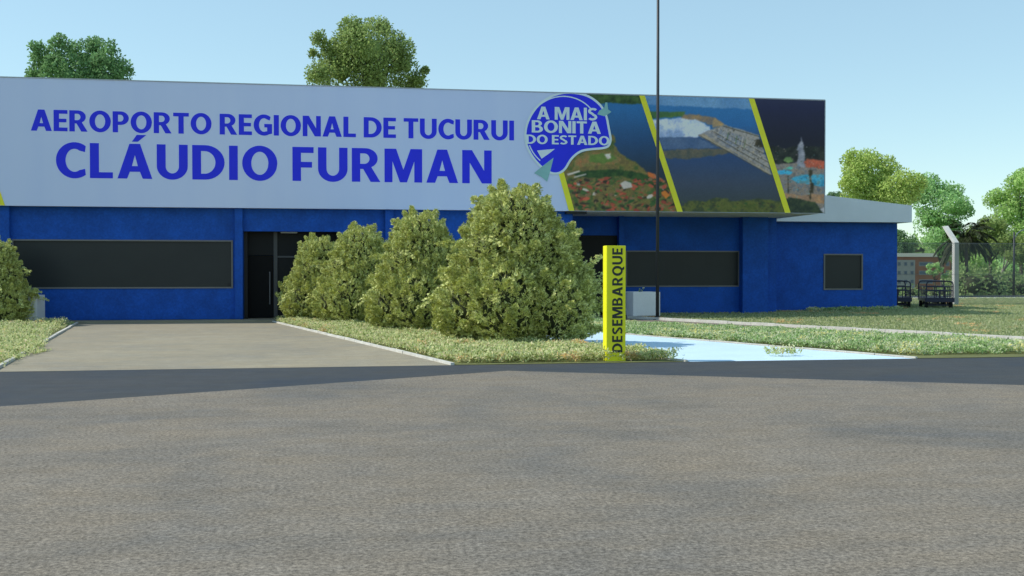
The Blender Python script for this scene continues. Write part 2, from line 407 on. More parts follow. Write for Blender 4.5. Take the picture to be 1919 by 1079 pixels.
# entrance: recessed dark glass front
EY = WL + 0.55
em = MB()
em.box(dr0, dr0 + .12, WL + D, EY, ZB, drz); em.box(dr1 - .12, dr1, WL + D, EY, ZB, drz); em.box(dr0, dr1, WL + D, EY + .3, drz, drz + .1)
tpart(em, 'entrance_lining', M['black'])
em2 = MB().box(dr0, dr1, WL + .3, EY + .2, ZB - .02, ZB + .004); tpart(em2, 'entrance_floor', M['path'])
mx0, mx1 = P(513, 500, EY).x, P(520, 500, EY).x
tz = P(513, 481, EY).z
em = MB()
em.box(mx0, mx1, EY - .05, EY + .08, ZB, drz); em.box(mx1, dr1 - .12, EY - .03, EY + .05, tz - .03, tz + .03)
tpart(em, 'door_frame', plain('frame_charcoal', (0.055, 0.058, 0.062), 0.4))
tpart(MB().box(dr0 + .12, mx0, EY, EY + .03, tz + .06, drz), 'transom', M['darkglass'])
dl = tpart(MB().bbox(dr0 + .12, mx0 - .01, EY - .01, EY + .03, ZB + .02, tz + .05, .006), 'door', plain('door_leaf', (0.004, 0.004, 0.005), 0.6, spec=0.15))
hx = P(506, 540, EY).x
hm = MB().tube([(hx, EY - .09, P(506, 570, EY).z), (hx, EY - .09, P(506, 509, EY).z)], .022)
for pz in (P(506, 566, EY).z, P(506, 513, EY).z): hm.tube([(hx, EY - .09, pz), (hx, EY, pz)], .012)
hm.build('handle', plain('handle_metal', (0.14, 0.14, 0.15), 0.4, spec=0.5), dl)
sg = MB().box(mx1, dr1 - .12, EY + .01, EY + .03, ZB, tz - .03); sg.box(mx1, dr1 - .12, EY + .01, EY + .03, tz + .03, drz)
tpart(sg, 'side_light', M['darkglass'])
lx0, lx1 = P(526, 434, WL + .3).x, P(557, 434, WL + .3).x
tpart(MB().bbox(lx0, lx1, WL + .30, WL + .45, drz - .05, drz - .002, .01), 'ceiling_light', M['steel'])
# parapet block, soffit, wing roof
tpart(MB().box(xL - .02, XS - .01, SIGN + .06, 52.3, SZ0 + .02, SZ1 - .03), 'parapet', M['white'])
tpart(MB().box(xL, XS - .03, SIGN + .05, 52.2, SZ0 - .0, SZ0 + .017), 'soffit', M['soffit'])
tpart(MB().box(X1 - .3, X1 + .45, SIGN + .1, SIGN + .5, SZ0 - .10, SZ0 - .003), 'soffit_end_block', M['black'])  # plain black box at the end corner of the left block, no lamp
fx1 = P(1709, 400, WF).x; fzr = P(1709, 385, WF).z; fz0 = P(1709, 416.5, WF).z
px_, pz_ = XZ(1546, 365.5, WF)
sl = (pz_ - fzr) / (px_ - fx1); fx0 = XS - 6; fzl = fzr + sl * (fx0 - fx1)
fm = MB(); y0, y1 = WF, 54.8
fm.add([(fx0, y0, fz0), (fx1, y0, fz0), (fx1, y0, fzr), (fx0, y0, fzl), (fx0, y1, fz0), (fx1, y1, fz0), (fx1, y1, fzr), (fx0, y1, fzl)],
       [(0, 1, 2, 3), (5, 4, 7, 6), (1, 5, 6, 2), (4, 0, 3, 7), (3, 2, 6, 7), (0, 4, 5, 1)])
tpart(fm, 'wing_roof', plain('wing_fascia', (0.68, 0.72, 0.80), 0.6, 0.05, 1.2))

# ------------------------------------------------------------------ the sign on the parapet
sgn = empty('fascia_sign', (0, SIGN, SZ0))
tag(sgn, 'long pale sign board with blue airport name, round emblem and three printed views', 'sign')
SI = Matrix.Translation(Vector((0, -SIGN, -SZ0)))
def spart(o, parent=None):
    o.parent = parent or sgn; o.matrix_parent_inverse = SI if parent is None else Matrix.Identity(4); return o
bd = MB().box(xL, XS, SIGN, SIGN + .058, SZ0 - .01, SZ1)
mS, nt, bb = new_mat('sign_sheet')
c = ramp(nt, noise(nt, 0.9, 3, 0.5, (1.6, 1, 0.12)), [(0.3, (0.60, 0.675, 0.94)), (0.7, (0.63, 0.70, 0.95))])
nt.links.new(c, bb.inputs['Base Color']); bb.inputs['Roughness'].default_value = 0.5; bb.inputs['Specular IOR Level'].default_value = 0.3
spart(bd.build('board', mS))
tr = MB().box(xL, XS + .015, SIGN - .02, SIGN + .07, SZ1 + .001, SZ1 + .03); tr.box(XS + .002, XS + .03, SIGN - .02, SIGN + .07, SZ0 - .01, SZ1)
spart(tr.build('edge_trim', plain('trim_grey', (0.42, 0.45, 0.50), 0.5)))


def _arc(cx, cy, rx, ry, a0, a1, n=18): return [(cx + rx * math.cos(R(a0 + (a1 - a0) * k / n)), cy + ry * math.sin(R(a0 + (a1 - a0) * k / n))) for k in range(n + 1)]
def glyphs(t=.20, h=.165):
    g = {}
    g['I'] = (t, [[(0, 0), (t, 0), (t, 1), (0, 1)]])
    g['L'] = (.52, [[(0, 0), (.52, 0), (.52, h), (t, h), (t, 1), (0, 1)]])
    g['E'] = (.53, [[(0, 0), (.53, 0), (.53, h), (t, h), (t, .425), (.49, .425), (.49, .585), (t, .585), (t, 1 - h), (.53, 1 - h), (.53, 1), (0, 1)]])
    g['F'] = (.51, [[(0, 0), (t, 0), (t, .40), (.47, .40), (.47, .56), (t, .56), (t, 1 - h), (.51, 1 - h), (.51, 1), (0, 1)]])
    g['T'] = (.62, [[(.31 - t / 2, 0), (.31 + t / 2, 0), (.31 + t / 2, 1 - h), (.62, 1 - h), (.62, 1), (0, 1), (0, 1 - h), (.31 - t / 2, 1 - h)]])
    A = [[(0, 0), (.215, 0), (.28, .20), (.52, .20), (.585, 0), (.80, 0), (.52, 1), (.28, 1)], [(.325, .355), (.475, .355), (.40, .70)]]
    g['A'] = (.80, A); g['Á'] = (.80, A + [[(.34, 1.07), (.47, 1.07), (.66, 1.26), (.45, 1.26)]])
    g['M'] = (.94, [[(0, 0), (.19, 0), (.19, .66), (.385, 0), (.555, 0), (.75, .66), (.75, 0), (.94, 0), (.94, 1), (.655, 1), (.47, .36), (.285, 1), (0, 1)]])
    g['N'] = (.75, [[(0, 0), (.185, 0), (.185, .64), (.505, 0), (.75, 0), (.75, 1), (.565, 1), (.565, .36), (.245, 1), (0, 1)]])
    O = [_arc(.42, .5, .42, .515, 0, 342, 36), _arc(.42, .5, .21, .345, 0, 342, 36)]
    g['O'] = (.84, O); g['Q'] = (.84, O)
    g['C'] = (.66, [_arc(.42, .5, .42, .515, 53, 307, 30) + [(.655, .255)] + _arc(.42, .5, .21, .335, 302, 58, 24) + [(.655, .745)]])
    g['G'] = (.75, [_arc(.42, .5, .42, .515, 50, 300, 30) + [(.75, .09), (.75, .55), (.44, .55), (.44, .39), (.56, .39), (.56, .19)] + _arc(.42, .5, .21, .34, 292, 62, 24) + [(.655, .74)]])
    g['D'] = (.76, [[(0, 0), (.28, 0)] + _arc(.30, .5, .46, .5, -90, 90) + [(0, 1)], [(t, h)] + _arc(.29, .5, .26, .335, -90, 90) + [(t, 1 - h)]])
    g['U'] = (.72, [[(0, 1)] + _arc(.36, .37, .36, .385, 180, 360) + [(.72, 1), (.52, 1)] + _arc(.36, .37, .16, .21, 360, 180) + [(t, 1)]])
    g['R'] = (.70, [[(0, 0), (t, 0), (t, .385), (.28, .385), (.465, 0), (.70, 0), (.475, .44)] + _arc(.33, .70, .305, .30, -48, 90) + [(0, 1)], [(t, .53)] + _arc(.31, .69, .13, .16, -90, 90, 10) + [(t, .85)]])
    g['P'] = (.63, [[(0, 0), (t, 0), (t, .36)] + _arc(.31, .68, .32, .32, -90, 90) + [(0, 1)], [(t, .51)] + _arc(.30, .68, .13, .17, -90, 90, 10) + [(t, .85)]])
    g['B'] = (.67, [[(0, 0)] + _arc(.35, .285, .32, .285, -90, 62) + _arc(.33, .755, .28, .245, -42, 90) + [(0, 1)], [(t, .145)] + _arc(.34, .29, .125, .145, -90, 90, 10) + [(t, .435)], [(t, .585)] + _arc(.32, .72, .10, .135, -90, 90, 10) + [(t, .855)]])
    sp = _arc(.33, .735, .23, .18, 32, 250, 16) + _arc(.29, .265, .23, .18, 68, -148, 16)
    lf, rt = [], []
    for k in range(len(sp)):
        a, b = Vector(sp[max(k - 1, 0)]), Vector(sp[min(k + 1, len(sp) - 1)]); d = (b - a).normalized(); q = Vector(sp[k]); nn = Vector((-d.y, d.x)) * .087
        lf.append(tuple(q + nn)); rt.append(tuple(q - nn))
    g['S'] = (.61, [lf + rt[::-1]])
    return g
GL = glyphs(); QT = [(.40, .13), (.56, .16), (.80, -.16), (.56, -.16)]
def fill_loops(loops, fat=0.0):
    cu = bpy.data.curves.new('t', 'CURVE'); cu.offset = fat; cu.dimensions = '2D'; cu.fill_mode = 'BOTH'
    for lp in loops:
        sp = cu.splines.new('POLY'); sp.points.add(len(lp) - 1); sp.use_cyclic_u = True
        for k, q in enumerate(lp): sp.points[k].co = (q[0], q[1], 0, 1)
    ob = bpy.data.objects.new('t', cu); COL.objects.link(ob); bpy.context.view_layer.update()
    me = bpy.data.meshes.new_from_object(ob.evaluated_get(bpy.context.evaluated_depsgraph_get()))
    v = [tuple(a.co) for a in me.vertices]; f = [tuple(p.vertices) for p in me.polygons]
    bpy.data.objects.remove(ob); bpy.data.curves.remove(cu); bpy.data.meshes.remove(me); return v, f
def text_mesh(body, x0, x1, z0, z1, y, depth=0.004, rot=False, spacing=.085, fat=0.0):
    """bold lettering whose capitals fill x0..x1, z0..z1 on the plane y, facing -y"""
    loops = []; tails = []; x = 0.0
    for ch in body:
        if ch == ' ': x += .26; continue
        w, ls = GL[ch]
        loops += [[(x + a, b) for a, b in lp] for lp in ls]
        if ch == 'Q': tails.append([(x + a, b) for a, b in QT])
        x += w + spacing
    tot = x - spacing
    v, f = fill_loops(loops, fat); m = MB(); m.add([(a, b, 0) for a, b, _ in v], f)
    if tails:
        v, f = fill_loops(tails); m.add([(a, b, 1) for a, b, _ in v], f)
    bm = bmesh.new(); vs = []
    for a, b, c in m.v:
        if rot: q = (x1 + (x0 - x1) * b, y - .0012 * c, z0 + (z1 - z0) * a / tot)
        else: q = (x0 + (x1 - x0) * a / tot, y - .0012 * c, z0 + (z1 - z0) * b)
        vs.append(bm.verts.new(q))
    for q in m.f: bm.faces.new([vs[k] for k in q])
    r = bmesh.ops.extrude_face_region(bm, geom=bm.faces[:])
    bmesh.ops.translate(bm, vec=(0, depth, 0), verts=[g for g in r['geom'] if isinstance(g, bmesh.types.BMVert)])
    bmesh.ops.recalc_face_normals(bm, faces=bm.faces[:])
    me = bpy.data.meshes.new('lettering'); bm.to_mesh(me); bm.free(); return me
def lettering(body, pa, pb, y=SIGN - .006, mat=M['print_blue'], parent=None, spacing=.085, fat=0.0):
    # pa: (x, top, bottom) at the left end, pb the same at the right end, in surveyed picture points
    l0, l1 = P(pa[0], pa[1], SIGN), P(pa[0], pa[2], SIGN); r0, r1 = P(pb[0], pb[1], SIGN), P(pb[0], pb[2], SIGN)
    z1 = (l0.z + r0.z) / 2; z0 = (l1.z + r1.z) / 2
    me = text_mesh(body, l0.x, r0.x, z0, z1, y, 0.004, spacing=spacing, fat=fat)
    return spart(link('lettering', me, mat), parent)
lettering('AEROPORTO REGIONAL DE TUCURUI', (58, 206, 245), (963, 225, 262), fat=0.006)
lettering('CLÁUDIO FURMAN', (105, 267, 335), (921, 282, 341), fat=0.004, spacing=.115)

def c3(x, y): return (940 + x / 3.853, 140 + y / 3.853)
def c4(x, y): return (1200 + x / 4.15, 160 + y / 4.15)
ZTOP = SZ1 - .012
def flat(pts, y, clampz=True):
    r = []
    for p in pts:
        q = P(p[0], p[1], SIGN); r.append((min(q.x, XS - .01), y, min(max(q.z, SZ0 + .0), ZTOP)))
    return r
class PrintMesh:                                     # layered flat inks, one mesh
    def __init__(s): s.mb = MB(); s.mats = []; s.k = 0
    def mat(s, m):
        if m not in s.mats: s.mats.append(m)
        return s.mats.index(m)
    def poly(s, pts, m, conv, layer=None):
        s.k += 1; y = SIGN - .0030 - 0.00025 * (s.k if layer is None else layer)
        bm = bmesh.new(); f = bm.faces.new([bm.verts.new(v) for v in flat([conv(*p) for p in pts], y)])
        bmesh.ops.triangulate(bm, faces=[f]); bm.verts.index_update()
        bm.normal_update()
        s.mb.add([v.co[:] for v in bm.verts], [[v.index for v in (g.verts if g.normal.y < 0 else reversed(g.verts))] for g in bm.faces], s.mat(m)); bm.free()
    def speck(s, pts, m, conv, layer): s.poly(pts, m, conv, layer)
    def build(s): return spart(s.mb.build('photo_print', s.mats))
# the three photographs: pigment laid down on a fine grid of mesh points, one sheet each
CX0, CX1, CY0, CY1 = 1030, 1550, 160, 408
NXC, NYC = CX1 - CX0, CY1 - CY0
GX, GY = np.meshgrid(np.arange(NXC) + CX0 + .5, np.arange(NYC) + CY0 + .5)
nrng = np.random.default_rng(21)
def vnoise(cell, oct=3):
    out = np.zeros((NYC, NXC)); amp = 1.0; tot = 0
    for _ in range(oct):
        c = max(1.0, cell); h, w = int(NYC / c) + 3, int(NXC / c) + 3; g = nrng.random((h, w))
        y, x = np.arange(NYC) / c, np.arange(NXC) / c; yi, xi = y.astype(int), x.astype(int); fy, fx = (y - yi)[:, None], (x - xi)[None]
        fy, fx = fy * fy * (3 - 2 * fy), fx * fx * (3 - 2 * fx)
        a = g[np.ix_(yi, xi)]; b = g[np.ix_(yi, xi + 1)]; d = g[np.ix_(yi + 1, xi)]; e = g[np.ix_(yi + 1, xi + 1)]
        out += amp * ((a * (1 - fx) + b * fx) * (1 - fy) + (d * (1 - fx) + e * fx) * fy); tot += amp; amp *= .6; cell /= 2.2
    return out / tot
WX, WY = (vnoise(9) - .5) * 7, (vnoise(9) - .5) * 5
def blur(a, n=1):
    for _ in range(n):
        a = (np.roll(a, 1, 0) + 2 * a + np.roll(a, -1, 0)) / 4; a = (np.roll(a, 1, 1) + 2 * a + np.roll(a, -1, 1)) / 4
    return a
def pmask(pts, x, y):
    ins = np.zeros(x.shape, bool); n = len(pts)
    for k in range(n):
        (x0, y0), (x1, y1) = pts[k], pts[(k + 1) % n]
        if y0 == y1: continue
        ins ^= ((y0 > y) != (y1 > y)) & (x < (x1 - x0) * (y - y0) / (y1 - y0) + x0)
    return ins
def ink(name, c0, c1, c2=None, sc=6.0, st=None, rough=0.7): return ('ink', [c0, c1] + ([c2] if c2 else []), sc)
def vgrad(name, z0, z1, stops, sc=4.0): return ('grad', stops, sc)
class Print:
    def __init__(s): s.a = np.zeros((NYC, NXC, 3)); s.clip = None
    def colour(s, m):
        if m[0] == 'grad':
            t = (398 - GY) / (398 - 180.0); ps = [p for p, _ in m[1]]
            c = np.stack([np.interp(t, ps, [q[k] for _, q in m[1]]) for k in range(3)], -1)
            return c * (.965 + .07 * vnoise(14, 4))[..., None]
        cs = m[1]; n = np.clip((vnoise(52 / m[2] * 1.3, 4) - .28) / .44, 0, 1); ps = np.linspace(0, 1, len(cs))
        return np.stack([np.interp(n, ps, [q[k] for q in cs]) for k in range(3)], -1) * (.91 + .18 * vnoise(2.2, 2))[..., None]
    def poly(s, pts, m, conv, layer=None):
        pp = [conv(*p) for p in pts]
        if s.clip is None: s.clip = pp
        small = layer is not None
        if small:                                        # a speck: paint its own little window
            x0, x1 = int(min(p[0] for p in pp)) - CX0 - 1, int(max(p[0] for p in pp)) - CX0 + 3; y0, y1 = int(min(p[1] for p in pp)) - CY0 - 1, int(max(p[1] for p in pp)) - CY0 + 3
            x0, y0 = max(x0, 0), max(y0, 0); sl_ = (slice(y0, y1), slice(x0, x1)); gx, gy = GX[sl_], GY[sl_]
            if gx.size == 0: return
            k = sum(pmask(pp, gx + a, gy + b).astype(float) for a in (-.33, 0, .33) for b in (-.33, 0, .33)) / 9
            c = np.array(m[1][0] if m[0] == 'ink' else m[1][0][1], float) * (1 - (q := random.random())) + np.array(m[1][1] if m[0] == 'ink' else m[1][0][1], float) * q
            s.a[sl_] = s.a[sl_] * (1 - k[..., None]) + c * k[..., None]; return
        big = max(max(p[0] for p in pp) - min(p[0] for p in pp), max(p[1] for p in pp) - min(p[1] for p in pp)) > 34; wq = 1.0 if big else .25
        k = blur(pmask(pp, GX + WX * wq, GY + WY * wq).astype(float), 1) if s.a.any() else np.ones((NYC, NXC))
        s.a = s.a * (1 - k[..., None]) + s.colour(m) * k[..., None]
    def speck(s, pts, m, conv, layer): s.poly(pts, m, conv, layer)
    def build(s):
        img = blur(s.a, 1) * (.95 + .10 * nrng.random((NYC, NXC, 1)))
        keep = pmask(s.clip, GX, GY); idx = -np.ones((NYC, NXC), int)
        q = keep[:-1, :-1] & keep[1:, :-1] & keep[:-1, 1:] & keep[1:, 1:]
        use = np.zeros_like(keep); use[:-1, :-1] |= q; use[1:, :-1] |= q; use[:-1, 1:] |= q; use[1:, 1:] |= q
        ys_, xs_ = np.nonzero(use); idx[ys_, xs_] = np.arange(len(ys_))
        vs = []
        for y, x in zip(ys_, xs_):
            p = P(CX0 + x + .5, CY0 + y + .5, SIGN); vs.append((min(p.x, XS - .004), SIGN - .004, min(max(p.z, SZ0), ZTOP)))
        fy, fx = np.nonzero(q)
        fs = np.stack([idx[fy + 1, fx], idx[fy + 1, fx + 1], idx[fy, fx + 1], idx[fy, fx]], 1).tolist()
        me = bpy.data.meshes.new('photo_print'); me.from_pydata(vs, [], fs); me.update()
        v = np.clip(img[ys_, xs_], 0, 255) / 255; l = np.where(v <= .04045, v / 12.92, ((v + .055) / 1.055) ** 2.4) / np.array([.43, .55, .60])
        at = me.color_attributes.new('pigment', 'FLOAT_COLOR', 'POINT'); at.data.foreach_set('color', np.concatenate([np.clip(l, 0, .85), np.ones((len(l), 1))], 1).astype(np.float32).ravel())
        return spart(link('photo_print', me, PRINT))
PRINT, nt, b = new_mat('printed_photograph'); an = nt.nodes.new('ShaderNodeAttribute'); an.attribute_name = 'pigment'
nt.links.new(an.outputs['Color'], b.inputs['Base Color']); b.inputs['Roughness'].default_value = .5; b.inputs['Specular IOR Level'].default_value = .3
def rq(cx, cy, w, h, sk=0.0):
    if abs(sk) > .01:
        t = sk * .9; ca, sa = math.cos(t), math.sin(t); n = random.choice((4, 5, 6)); o = random.random()
        return [(cx + ca * x - sa * y, cy + sa * x + ca * y) for x, y in [(w * math.cos(6.283 * (k + o) / n) * random.uniform(.7, 1.2), h * math.sin(6.283 * (k + o) / n) * random.uniform(.7, 1.2)) for k in range(n)]]
    return [(cx - w + sk * h, cy - h), (cx + w + sk * h, cy - h + random.uniform(-1, 1) * h * .3), (cx + w - sk * h, cy + h), (cx - w - sk * h, cy + h + random.uniform(-1, 1) * h * .3)]
def inside(poly, x, y):
    r = False; n = len(poly)
    for i in range(n):
        (x0, y0), (x1, y1) = poly[i], poly[(i + 1) % n]
        if (y0 > y) != (y1 > y) and x < (x1 - x0) * (y - y0) / (y1 - y0) + x0: r = not r
    return r
# view one: lake, wooded shore and red roofed town
zt, zb = SZ1, SZ0
p1 = Print()
fr = [(600, 118), (1018, 140), (1290, 1000), (528, 1000), (440, 720), (480, 500), (620, 400)]
p1.poly(fr, vgrad('print_lake', zb, zt, [(0.35, (30, 46, 62)), (0.6, (28, 62, 100)), (0.9, (32, 88, 140))]), c3)
p1.poly([(600, 118), (1018, 140), (1040, 207), (900, 212), (780, 200), (690, 206), (650, 180)], ink('print_shore', (28, 52, 30), (55, 84, 44), sc=9), c3)
land = [(440, 720), (480, 640), (530, 585), (640, 530), (760, 490), (800, 425), (830, 470), (812, 500), (850, 560), (900, 590), (960, 625), (1040, 690), (1120, 735), (1190, 770), (1232, 815), (1290, 1000), (528, 1000)]
p1.poly(land, ink('print_land', (54, 78, 42), (100, 96, 54), (80, 76, 50), 7), c3)
p1.poly([(520, 620), (600, 570), (720, 560), (800, 580), (870, 610), (830, 640), (720, 655), (600, 660), (520, 680)], ink('print_earth', (126, 92, 60), (100, 100, 62), (84, 92, 50), 8), c3)
p1.poly([(630, 590), (700, 568), (790, 575), (830, 605), (780, 632), (680, 640), (635, 625)], ink('print_park', (66, 96, 46), (84, 110, 52), sc=9), c3)
p1.poly([(740, 575), (785, 568), (790, 600), (765, 612)], ink('print_pale_roof', (150, 150, 150), (185, 185, 180), sc=9), c3)
p1.poly([(500, 700), (700, 690), (860, 680), (1040, 720), (1150, 770), (1225, 830), (1160, 830), (1000, 770), (860, 730), (720, 745), (560, 740)], ink('print_wood', (26, 52, 30), (48, 76, 38), sc=9), c3)
p1.poly([(1040, 705), (1110, 720), (1185, 770), (1160, 775), (1090, 745)], ink('print_clay', (150, 96, 66), (130, 92, 66), sc=9), c3)
red = ink('print_red_roof', (112, 52, 44), (156, 80, 60), sc=5); dk = ink('print_dark', (38, 40, 32), (58, 56, 42), sc=7); gn = ink('print_tree', (34, 70, 40), (64, 92, 50), sc=7)
pl = ink('print_grey_roof', (120, 128, 128), (165, 165, 160), sc=5); orr = ink('print_orange', (190, 104, 44), (160, 90, 50), sc=5); tan = ink('print_tan', (120, 98, 74), (96, 82, 62), sc=5)
edge = lambda y: 1018 + (y - 140) * 0.316
cnt = 0
while cnt < 300:
    y = random.uniform(745, 985); x = random.uniform(470, edge(y) - 25)
    if not inside(land, x, y) or x < 455 + (y - 720) * 0.27 + 10: continue
    p1.speck(rq(x, y, random.uniform(7, 30), random.uniform(4, 15), random.uniform(-.6, .6)), random.choices([red, dk, gn, pl, tan], [9, 7, 5, 1.0, 4])[0], c3, 12 + cnt % 24); cnt += 1
p1.poly([(855, 785), (890, 765), (935, 780), (945, 812), (880, 825)], pl, c3, 38)
p1.poly([(470, 715), (560, 690), (570, 700), (480, 728)], pl, c3, 38); p1.poly([(520, 735), (610, 712), (612, 722), (525, 745)], pl, c3, 38)
p1.poly([(1150, 850), (1180, 835), (1215, 870), (1185, 895)], orr, c3, 38); p1.poly([(1055, 700), (1100, 715), (1100, 745), (1060, 735)], orr, c3, 37)
p1.build()
# view two: dam and reservoir
p2 = Print()
p2.poly([(20, 60), (870, 92), (1145, 1002), (300, 1002)], vgrad('print_reservoir', zb, zt, [(0.05, (46, 58, 62)), (0.25, (48, 62, 82)), (0.48, (36, 62, 102)), (0.62, (40, 66, 104)), (0.75, (34, 88, 142)), (0.93, (40, 98, 150))]), c4)
p2.poly([(22, 68), (860, 100), (870, 185), (60, 150)], ink('print_cloudy_sky', (74, 118, 162), (88, 132, 172), sc=2, st=(.6, 1, 2)), c4)
p2.poly([(60, 200), (350, 206), (345, 245), (80, 250)], ink('print_far_wood', (44, 82, 56), (66, 98, 50), sc=8), c4)
p2.poly([(330, 235), (400, 220), (580, 250), (640, 300), (560, 310), (480, 285), (310, 265)], ink('print_bank', (92, 92, 92), (128, 112, 84), sc=8), c4)
p2.poly([(90, 262), (300, 255), (430, 268), (540, 320), (545, 360), (450, 385), (440, 402), (130, 402)], ink('print_spill', (112, 140, 178), (176, 192, 214), (132, 158, 192), 2.0), c4)
p2.poly([(130, 402), (440, 402), (500, 430), (600, 480), (400, 492), (160, 500)], ink('print_wash', (54, 80, 116), (68, 92, 124), sc=3, st=(.5, 1, 2)), c4)
p2.poly([(155, 510), (300, 498), (480, 490), (700, 492), (720, 520), (600, 545), (330, 572), (190, 566)], ink('print_spit', (62, 72, 70), (92, 88, 74), sc=7), c4)
p2.poly([(545, 345), (640, 302), (780, 345), (920, 385), (1024, 695), (985, 672), (880, 605), (700, 500), (560, 420), (440, 385)], ink('print_dam', (104, 112, 122), (136, 138, 136), (92, 98, 106), 8), c4)
p2.poly([(620, 345), (800, 400), (790, 470), (690, 480), (590, 400)], ink('print_dam_face', (88, 102, 122), (112, 122, 136), sc=6), c4)
p2.poly([(560, 290), (575, 250), (640, 290), (660, 305), (560, 330)], ink('print_gate', (150, 128, 84), (120, 112, 96), sc=9), c4)
p2.poly([(440, 380), (500, 378), (640, 465), (1000, 668), (1000, 690), (700, 510), (620, 480)], ink('print_rock', (140, 136, 118), (108, 104, 92), sc=9), c4)
for k, (q0_, q1_) in enumerate((((560, 345), (1000, 590)), ((640, 305), (925, 388)), ((600, 400), (1010, 640)), ((700, 380), (960, 520)), ((470, 384), (1015, 690)))):
    for off, inkk in ((0, pl), (7, dk)):
        p2.poly([(q0_[0], q0_[1] + off), (q1_[0], q1_[1] + off), (q1_[0], q1_[1] + off + 5), (q0_[0], q0_[1] + off + 5)], inkk, c4, 60)
for k in range(9):
    xx = 640 + k * 22; p2.poly([(xx, 345 + k * 9), (xx + 5, 346 + k * 9), (xx - 8, 405 + k * 10), (xx - 13, 404 + k * 10)], gn if k % 3 == 2 else pl, c4, 60)
p2.poly([(880, 480), (905, 420), (935, 420), (960, 480)], dk, c4)
pa2 = ink('print_pale_block', (140, 150, 160), (168, 170, 168), sc=6); gb2 = ink('print_grey_block', (80, 88, 98), (108, 112, 112), sc=6); yb2 = ink('print_ochre', (146, 136, 110), (128, 120, 100), sc=6)
damp = [(545, 345), (640, 302), (780, 345), (915, 385), (1015, 670), (880, 590), (720, 490), (560, 400)]
cnt = 0
while cnt < 240:
    x, y = random.uniform(540, 1020), random.uniform(300, 690)
    if not inside(damp, x, y) or x > 905 + (y - 385) * .30: continue
    p2.speck(rq(x, y, random.uniform(2, 9), random.uniform(2, 5), random.choice((-1, 1)) * random.uniform(.4, .7)), random.choice([pa2, gb2, gb2, yb2, dk]), c4, 22 + cnt % 12); cnt += 1
g2 = ink('print_foreshore', (58, 74, 36), (78, 88, 44), (46, 60, 42), 6)
top = [(290, 940)] + [(290 + i * 42, 925 - 40 * min(1, i / 8) + random.uniform(-18, 18)) for i in range(1, 19)] + [(1105, 890)]
p2.poly([(300, 1002)] + top + [(1145, 1002)], g2, c4)
cnt = 0
while cnt < 46:
    x, y = random.uniform(320, 1090), random.uniform(905, 975)
    p2.speck(rq(x, y, random.uniform(6, 16), random.uniform(3, 8), random.uniform(.02, .3)), random.choice([gn, dk, g2, ink('print_olive%d' % cnt, (84, 88, 44), (66, 78, 40))]), c4, 36 + cnt % 6); cnt += 1
p2.build()
# view three: water park at night
p3 = Print()
p3.poly([(872, 88), (1440, 100), (1440, 1002), (1140, 1002)], vgrad('print_night', zb, zt, [(0.3, (30, 38, 44)), (0.62, (22, 26, 42)), (0.9, (26, 32, 62)), (1.0, (34, 42, 70))]), c4)
p3.poly([(980, 480), (1040, 470), (1120, 490), (1200, 475), (1300, 468), (1440, 480), (1440, 600), (1020, 610)], ink('print_night_trees', (22, 28, 30), (40, 48, 46), sc=10), c4)
p3.poly([(1030, 610), (1440, 600), (1440, 960), (1130, 900)], ink('print_plaza', (92, 104, 116), (122, 116, 108), (78, 88, 98), 9), c4)
wt = ink('print_tower', (96, 106, 124), (134, 142, 156), sc=8)
p3.poly([(1222, 640), (1224, 470), (1236, 440), (1245, 425), (1247, 395), (1250, 395), (1252, 425), (1264, 440), (1274, 470), (1276, 640)], wt, c4)
p3.poly([(1272, 590), (1300, 570), (1440, 585), (1440, 645), (1280, 635)], ink('print_tiled_roof', (170, 88, 66), (138, 76, 62), sc=7), c4)
p3.poly([(1058, 665), (1120, 655), (1190, 672), (1170, 692), (1070, 690)], ink('print_pool', (44, 138, 188), (64, 160, 200), sc=8), c4)
p3.poly([(1170, 725), (1250, 695), (1440, 692), (1440, 790), (1330, 770), (1220, 755)], ink('print_large_pool', (36, 112, 148), (60, 150, 186), (80, 120, 130), 9), c4)
p3.poly([(1110, 585), (1130, 558), (1170, 555), (1190, 590), (1150, 605)], ink('print_lit_tree', (76, 112, 70), (104, 138, 84), sc=9), c4)
p3.poly([(1125, 645), (1160, 630), (1195, 640), (1170, 655)], ink('print_green_slide', (70, 160, 150), (90, 170, 160), sc=9), c4)
p3.poly([(1120, 840), (1250, 850), (1440, 850), (1440, 920), (1140, 905)], ink('print_sand', (150, 122, 92), (122, 104, 88), sc=7), c4)
p3.poly([(1110, 900), (1160, 870), (1230, 880), (1290, 900), (1360, 910), (1400, 960), (1440, 990), (1440, 1002), (1140, 1002)], ink('print_night_bush', (30, 44, 38), (54, 70, 48), sc=10), c4)
p3.poly([(1316, 890), (1318, 665), (1328, 665), (1330, 890)], dk, c4); p3.poly([(1310, 700), (1308, 660), (1335, 655), (1336, 695)], dk, c4)
p3.poly([(1145, 840), (1147, 700), (1153, 700), (1155, 840)], dk, c4); p3.poly([(1315, 830), (1330, 750), (1350, 760), (1345, 840)], dk, c4)
p3.poly([(1395, 960), (1440, 945), (1440, 1000), (1420, 990)], ink('print_pale_path', (130, 142, 160), (150, 158, 170), sc=7), c4)
sets = [wt, dk, ink('print_lamp', (130, 124, 110), (150, 144, 130), sc=8), ink('print_lilac', (120, 100, 130), (140, 120, 120), sc=8), gn, ink('print_aqua', (60, 150, 170), (90, 160, 170), sc=8)]
cnt = 0
while cnt < 150:
    x, y = random.uniform(1000, 1425), random.uniform(470, 900)
    if x < 985 + (y - 470) * .30 + 25 or (y < 590 and random.random() < .5): continue
    p3.speck(rq(x, y, random.uniform(2, 8), random.uniform(1.5, 4.5), random.uniform(.1, .8)), random.choice(sets), c4, 26 + cnt % 12); cnt += 1
p3.build()
